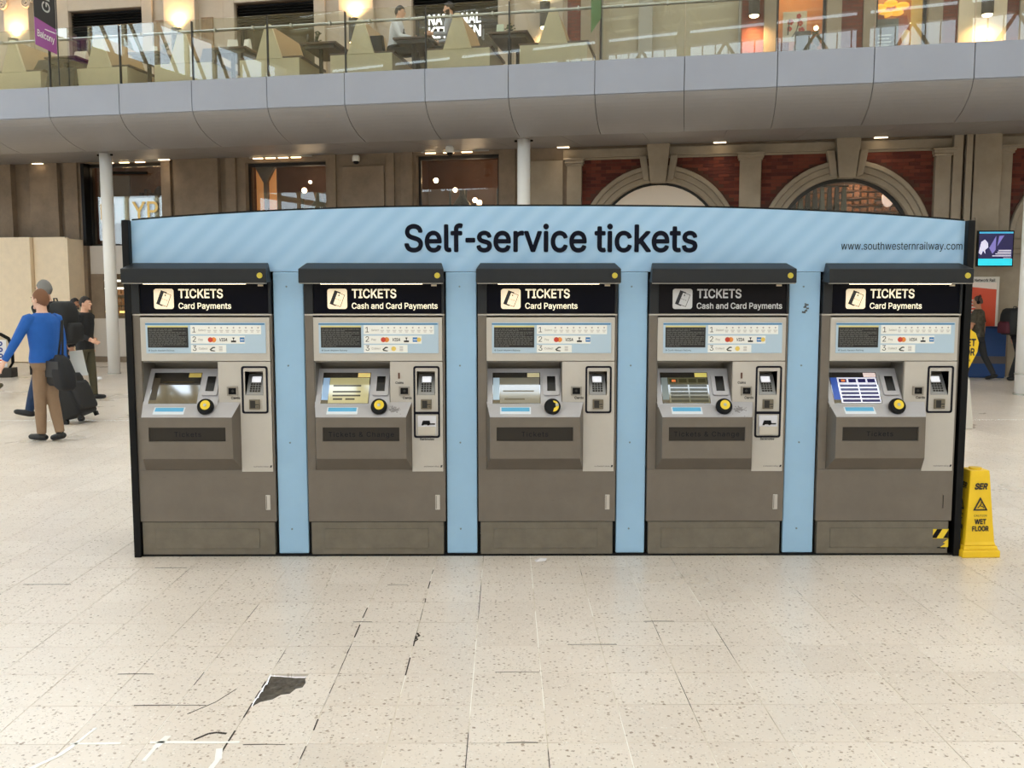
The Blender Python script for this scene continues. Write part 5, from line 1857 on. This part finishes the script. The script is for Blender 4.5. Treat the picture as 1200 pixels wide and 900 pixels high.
    for c, r in (((0, .094, -.012), (.013, .022, .026)), ((0, .108, -.022), (.014, .012, .011)), ((0, .076, .03), (.05, .018, .012)), ((-.078, -.004, -.005), (.010, .02, .032)), ((.078, -.004, -.005), (.010, .02, .032)),
                 ((0, .074, -.092), (.026, .018, .02)), ((0, .084, -.058), (.024, .012, .010))):
        hb_.ball(c, r, 12, 8)
    pre.add([hp(p) for p in hb_.v], hb_.f, 2)
    # ---- one continuous skin
    me0 = pre.mesh('body')
    tmp = bpy.data.objects.new('body_cage', me0)
    COL.objects.link(tmp)
    rm = tmp.modifiers.new('r', 'REMESH')
    rm.mode = 'VOXEL'
    rm.voxel_size = voxel
    sm = tmp.modifiers.new('s', 'SMOOTH')
    sm.factor = .5
    sm.iterations = 2
    dg = bpy.context.evaluated_depsgraph_get()
    dg.update()
    me = bpy.data.meshes.new_from_object(tmp.evaluated_get(dg))
    vmi = [0] * len(pre.v)
    for f, mi in zip(pre.f, pre.m):
        for v in f:
            vmi[v] = mi
    # denser sample for the material lookup: vertices, edge middles and face centres
    pts = [(Vector(p), m_) for p, m_ in zip(pre.v, vmi)]
    for f, mi in zip(pre.f, pre.m):
        if len(f) == 4:
            q = [Vector(pre.v[i]) for i in f]
            for u in (.25, .5, .75):
                for w in (.25, .5, .75):
                    pts.append(((q[0] * (1 - u) + q[1] * u) * (1 - w) + (q[3] * (1 - u) + q[2] * u) * w, mi))
    kd = kdtree.KDTree(len(pts))
    for i, (p, _) in enumerate(pts):
        kd.insert(p, i)
    kd.balance()
    me.materials.clear()
    HI = HR.inverted()
    for m_ in (top, bottom, skin, shoe) + ((beard,) if beard else ()):
        me.materials.append(m_)
    mi = []
    for p in me.polygons:
        q = pts[kd.find(p.center)[1]][1]
        if q == 4 or (q == 2 and p.center.z < 1.42):
            best = None
            for a_, b_, c_, cl in arm_lines:
                for p0, p1, s0 in ((a_, b_, 0), (b_, c_, .29)):
                    d_ = p1 - p0
                    t_ = max(0, (p.center - p0).dot(d_) / d_.length_squared)
                    if s0 == 0:
                        t_ = min(1, t_)
                    r_ = (p.center - p0 - d_ * min(t_, 1.8)).length
                    if best is None or r_ < best[0]:
                        best = (r_, s0 + t_ * d_.length, cl)
            q = 0 if best[1] < best[2] else 2
        elif q in (0, 1):
            z_ = .93 + (p.center.z - .93) * cos(L) - p.center.y * sin(L)
            q = 0 if z_ > (hem if seat is None else .985) else 1
        if beard and q == 2:
            h_ = HI @ (p.center - hc)
            if -.16 < h_.z < -.024 - max(0, h_.y - .03) * .25 and h_.y > -.012 and not (abs(h_.x) < .026 and -.067 < h_.z < -.047):
                q = 4
        mi.append(q)
    me.polygons.foreach_set('material_index', mi)
    me.polygons.foreach_set('use_smooth', [True] * len(me.polygons))
    zmin = min(v.co.z for v in me.vertices)
    dz = -zmin if seat is None else seat - .80
    me.name = 'body'
    bpy.data.objects.remove(tmp)
    bd_ = obj('body', me, [], root, loc=(0, 0, dz * s))
    bd_.scale = (s, s, s)
    # ---- hair
    def child(nm, b, m_, smooth=True, mod=None):
        o = obj(nm, b, m_, root, loc=(0, 0, dz * s), smooth=smooth)
        o.scale = (s, s, s)
        if mod:
            md = o.modifiers.new('thick', 'SOLIDIFY')
            md.thickness = mod
            md.offset = -1
        return o
    if hair:
        off = 1.09
        RR = head_pts(1.0, off, 56, 46)
        hb2 = B()
        keep = lambda p: p[2] > (.056 if p[1] > .066 else (.056 - (.066 - p[1]) / .06 * .072 if p[1] > .006 else -.016 - (.006 - p[1]) * .62)) + (hairline - .55) * .2
        n = len(RR[0])
        vs = [p for r in RR for p in r] + [(0, 0, .120 * off)]
        fs = []
        for i in range(len(RR) - 1):
            for j in range(n):
                k = (j + 1) % n
                q = (i * n + j, i * n + k, (i + 1) * n + k, (i + 1) * n + j)
                if all(keep(vs[t]) for t in q):
                    fs.append(q)
        for j in range(n):
            fs.append((len(vs) - 1, (len(RR) - 1) * n + j, (len(RR) - 1) * n + (j + 1) % n))
        hb2.add([hp((p[0], p[1] - .004, p[2] + .002 + random.uniform(-.0015, .0015))) for p in vs], fs)
        child('hair', hb2, hair, mod=.014)
    for sx in (-1, 1):
        e = B().ball((sx * .030, .0862, .006), (.0115, .0065, .0055), 10, 6)
        child('eye', B().add([hp(p) for p in e.v], e.f), EYEW)
        e = B().ball((sx * .030, .0905, .006), (.0056, .0032, .0052), 8, 6)
        child('pupil', B().add([hp(p) for p in e.v], e.f), EYED)
        e = B().ball((sx * .030, .093, .026), (.019, .006, .004), 8, 6)
        child('eyebrow', B().add([hp(p) for p in e.v], e.f), hair or EYED)
    e = B().ball((0, .0930, -.058), (.021, .005, .005), 10, 6)
    child('mouth', B().add([hp(p) for p in e.v], e.f), LIP)
    for q, hpos in enumerate(hands_at):
        HANDS[(id(child), q)] = Vector(loc) + Matrix.Rotation(heading, 3, 'Z') @ ((hpos + Vector((0, 0, dz))) * s)
    return root, child


def heading_to(dx, dy):
    """rotation that turns the body's +y to (dx, dy)"""
    return atan2(-dx, dy)


COBALT = mat('cobalt_knit', (28, 92, 176), .8, var=.08, vscale=9, bump=.2, bscale=90)
CHINO = mat('brown_chino', (142, 116, 92), .8, var=.10, vscale=7)
SHOEBLACK = mat('black_shoe', (18, 18, 20), .6)
JEANS = mat('dark_blue_denim', (36, 58, 92), .85, var=.1)
OLIVE = mat('olive_trousers', (74, 70, 52), .85, var=.1)
GINGER = mat('ginger_brown_hair', (122, 84, 60), .8)
GREYHAIR = mat('grey_hair', (124, 122, 120), .8)
DARKHAIR = mat('dark_hair', (36, 28, 26), .7)

# man in the blue jumper, seen from behind, walking away to the side
pA, cA = person('person', 'man in cobalt blue jumper and brown chinos seen from behind, arm held out', loc=(-5.36, 10.72, 0), heading=heading_to(-.9, .44), s=.985, legs=((5, 5), (-4, 10)), legspread=.056, arms=((12, 26, 14), (-6, 6, 10)), lean=1, head=(12, 2),
                mats=(COBALT, CHINO, SKIN_P, SHOEBLACK), hair=GINGER, build=1.06, hem=.90, feet=(0, -12), hairline=.5, voxel=.0075)
cA('belt_tag', B().tube([(-.165, .03, .86), (-.17, .02, .80), (-.165, .03, .76)], .012, 6), BLACKCLOTH)
# grey haired man ahead of him, in mid stride
pB, cB = person('person', 'grey-haired man in dark jacket and blue jeans, mid stride with backpack', loc=(-6.25, 12.75, 0), heading=heading_to(-1, .12), s=1.09, legs=((24, 6), (-14, 22)), arms=((-26, 12, 10), (-14, 14, 8)), lean=6, head=(-6, -4),
                mats=(BLACKCLOTH, JEANS, SKIN, SHOEBLACK), hair=GREYHAIR, build=1.12, hem=.82, feet=(8, -30))
# man in black walking the other way with white papers
pC, cC = person('person', 'dark-haired man in black jacket and olive trousers facing the kiosk', loc=(-6.88, 15.1, 0), heading=heading_to(1, -.05), s=.945, legs=((8, 4), (-9, 8)), arms=((-14, 8, 20), (-4, 6, 72)), lean=2, head=(-4, 2),
                mats=(BLACKCLOTH, OLIVE, SKIN, SHOEBLACK), hair=DARKHAIR, build=1.08, hem=.84, feet=(0, -10))
# bearded man further back, white trainers
pD, cD = person('person', 'bearded man with brown skin half hidden behind the man in black, white trainers', loc=(-8.5, 18.2, 0), heading=heading_to(1, -.15), s=.955, legs=((24, 4), (-20, 20)), arms=((12, 8, 30), (-12, 8, 20)), lean=3, head=(0, 0),
                mats=(mat('dark_brown_jacket', (70, 60, 54), .85), BLACKCLOTH, SKIN_B, mat('white_trainer', (232, 232, 236), .6)), hair=DARKHAIR, beard=DARKHAIR, feet=(10, -25))
# walker leaving the frame
pE, cE = person('person', 'walker in grey leaving the picture, only a trailing olive shoe in view', loc=(-9.0, 15.34, 0), heading=heading_to(-1, .05), s=1.0, legs=((20, 4), (-24, 24)), arms=((-14, 8, 20), (14, 8, 20)), lean=4,
                mats=(mat('grey_coat', (90, 90, 92), .85), mat('grey_trousers', (82, 80, 78), .85), SKIN, mat('olive_shoe', (82, 76, 58), .7)), hair=DARKHAIR, feet=(8, -30))
# man in camouflage shirt by the orange poster
CAMO = mat('camouflage_cotton', (78, 72, 60), .85, var=.55, vscale=16)
pF, cF = person('person', 'man in camouflage T-shirt with shaved head and headphones by the orange poster', loc=(9.50, 18.5, 0), heading=heading_to(-.72, .70), s=.955, legs=((16, 6), (-16, 12)), arms=((12, 8, 12, .35), (-8, 9, 10, .35)), lean=2, head=(-14, 0),
                mats=(CAMO, mat('charcoal_trousers', (42, 42, 44), .85), mat('tanned_skin', (186, 134, 104), .55), SHOEBLACK), hair=mat('shaved_hair', (84, 64, 54), .8), hairline=.7, feet=(0, -16))
hpz = 1.625
cF('headphones', B().tube([(.088 * cos(a), -.005, hpz + .02 + .125 * sin(a)) for a in [pi * q / 12 for q in range(13)]], .010, 8).lathe([(.034, -.012), (.038, 0), (.034, .012)], (.09, -.005, hpz - .005), 14, axis='x').lathe([(.034, -.012), (.038, 0), (.034, .012)], (-.09, -.005, hpz - .005), 14, axis='x'), BLACK)
# person going behind the edge column
pG, cG = person('person', 'person in black going behind the edge column with a backpack', loc=(10.22, 18.3, 0), heading=heading_to(1, .2), s=.98, legs=((14, 4), (-10, 10)), arms=((-8, 8, 20), (10, 8, 20)), lean=4,
                mats=(BLACKCLOTH, BLACKCLOTH, SKIN, SHOEBLACK), hair=DARKHAIR)
# diners upstairs
WHITESHIRT = mat('white_shirt', (222, 226, 236), .8)
hx_ = fac(-2.36, .82, BZ)
pH, cH = person('person', 'dark-haired diner in white shirt sitting in profile on the balcony', loc=tuple(hx_), heading=heading_to(FU.x, FU.y), s=.99, legs=((84, 84), (84, 80)), arms=((18, 8, 58), (24, 8, 52)), lean=10, head=(0, -6),
                mats=(WHITESHIRT, BLACKCLOTH, SKIN, SHOEBLACK), hair=DARKHAIR, seat=.445)
ix_ = fac(-1.22, .82, BZ)
pI, cI = person('person', 'bearded diner in pale shirt facing the white shirt, under lit letters', loc=tuple(ix_), heading=heading_to(-FU.x, -FU.y), s=.99, legs=((84, 84), (84, 80)), arms=((6, 8, 88), (12, 8, 74)), lean=4, head=(6, -4),
                mats=(mat('pale_grey_shirt', (168, 172, 186), .8), BLACKCLOTH, SKIN, SHOEBLACK), hair=DARKHAIR, beard=DARKHAIR, seat=.445)

# ---- bags and papers they carry
def backpack(label, loc, heading, m, m2, s=1.0):
    o = thing('backpack', label, 'backpack', loc, heading)
    obj('main_bag', B().rings([[(x * a, y * b_, z) for x, y in rrect(-.17, .17, -.11, .11, .06, 3)] for z, a, b_ in ((0, .8, .8), (.03, .96, 1), (.2, 1.04, 1.12), (.38, 1, 1), (.47, .82, .8), (.50, .5, .5))]), m, o, smooth=True)
    obj('front_pocket', B().rings([[(x * a, -.13 + y * b_, z) for x, y in rrect(-.13, .13, -.05, .05, .03, 3)] for z, a, b_ in ((.03, .9, .8), (.06, 1, 1), (.2, 1, 1), (.25, .8, .7))]), m2, o, smooth=True)
    for sx in (-1, 1):
        obj('strap', B().tube([(sx * .09, .09, .44), (sx * .12, .16, .465), (sx * .13, .25, .40), (sx * .13, .265, .25), (sx * .14, .2, .12), (sx * .13, .10, .06)], .018, 8), m, o, smooth=True)
    obj('carry_loop', B().tube([(-.04, .08, .47), (-.03, .09, .53), (.03, .09, .53), (.04, .08, .47)], .009, 6), m, o)
    o.scale = (s, s, s)
    return o


BAGBLACK = mat('backpack_black', (24, 25, 28), .7, var=.2, vscale=10)
hB = heading_to(-1, .12)
fB = Vector((-1, .12, 0)).normalized()
pb = Vector((-6.25, 12.75, 0)) - fB * .17
backpack('bulky black backpack on the grey-haired man', (pb.x, pb.y, 1.03), hB, BAGBLACK, BAGBLACK, 1.18)
hG = heading_to(1, .2)
fG = Vector((1, .2, 0)).normalized()
pg = Vector((10.22, 18.3, 0)) - fG * .22
backpack('black backpack with maroon pocket by the edge column', (pg.x, pg.y, .92), hG, BAGBLACK, mat('maroon_nylon', (84, 30, 44), .7), 1.05)

sc_ = thing('suitcase', 'black wheeled suitcase trailing behind the grey-haired man', 'suitcase', (-5.68, 12.28, .04), heading_to(-.97, .10))
sc_.scale = (1.15, 1.15, 1.12)
TL = Matrix.Rotation(radians(-22), 4, 'X')


def tilt(b):
    b.v = [tuple(TL @ Vector(p)) for p in b.v]
    return b


obj('shell', tilt(B().rings([[(x * a, y * a, z) for x, y in rrect(-.20, .20, -.13, .13, .05, 4)] for z, a in ((.05, .92), (.07, 1), (.50, 1), (.55, .94), (.56, .8))])), BAGBLACK, sc_, smooth=True)
obj('front_pocket', tilt(B().rings([[(x * a, -.135 + y * a, z) for x, y in rrect(-.17, .17, -.04, .04, .03, 4)] for z, a in ((.1, .9), (.13, 1), (.4, 1), (.44, .85))])), mat('suitcase_pocket', (34, 34, 36), .7), sc_, smooth=True)
for sx in (-1, 1):
    obj('wheel', tilt(B().lathe([(.0, -.02), (.036, -.02), (.036, .02), (0, .02)], (sx * .16, .10, .03), 16, axis='x')), SHOEBLACK, sc_)
    obj('foot', tilt(B().box(sx * .16 - .02, sx * .16 + .02, -.12, -.08, .0, .05)), SHOEBLACK, sc_)
    obj('handle_tube', tilt(B().tube([(sx * .09, .10, .5), (sx * .09, .10, .95)], .008, 8)), STEEL, sc_)
obj('grip', tilt(B().tube([(-.1, .10, .96), (.1, .10, .96)], .016, 8)), SHOEBLACK, sc_)

sb_ = thing('shoulder_bag', 'black shoulder bag hanging at the hip of the man in blue jumper', 'bag', (-5.14, 10.60, .66), heading_to(-.80, .6) - radians(90))
obj('bag_body', B().rings([[(x * a, y * b_, z) for x, y in rrect(-.17, .17, -.07, .07, .04, 4)] for z, a, b_ in ((0, .86, .8), (.03, 1, 1.1), (.2, 1, 1.1), (.29, .9, .8), (.31, .8, .4))]), BAGBLACK, sb_, smooth=True)
obj('flap', B().box(-.15, .15, -.09, -.078, .1, .29), mat('bag_flap', (44, 44, 46), .6), sb_, bevel=.01)
obj('strap', B().tube([(-.06, .02, .29), (-.03, .05, .55), (-.01, .06, .745), (.03, .05, .75), (.05, .03, .55), (.07, .01, .29)], .012, 8), BAGBLACK, sb_, smooth=True)
obj('hanging_coat', B().rings([[(x * a + dx, y * b_, z) for x, y in rrect(-.12, .12, -.09, .09, .06, 4)] for z, a, b_, dx in ((-.04, .7, .7, .14), (.0, 1, 1, .13), (.15, 1.1, 1.1, .10), (.30, .8, .8, .06), (.36, .4, .4, .02))]), BLACKCLOTH, sb_, smooth=True)

pp_ = tag(obj('papers', B().hexa([(-.12, 0, 0), (.09, 0, .02), (.09, .006, .02), (-.12, .006, 0), (-.16, .02, .36), (.02, .02, .38), (.02, .026, .38), (-.16, .026, .36)]), WHITE, None, loc=HANDS[(id(cB), 1)] + Vector((.13, -.05, -.30)), rot=(0, 0, radians(6))), 'sheaf of white papers in the trailing hand of the grey-haired man', 'papers')
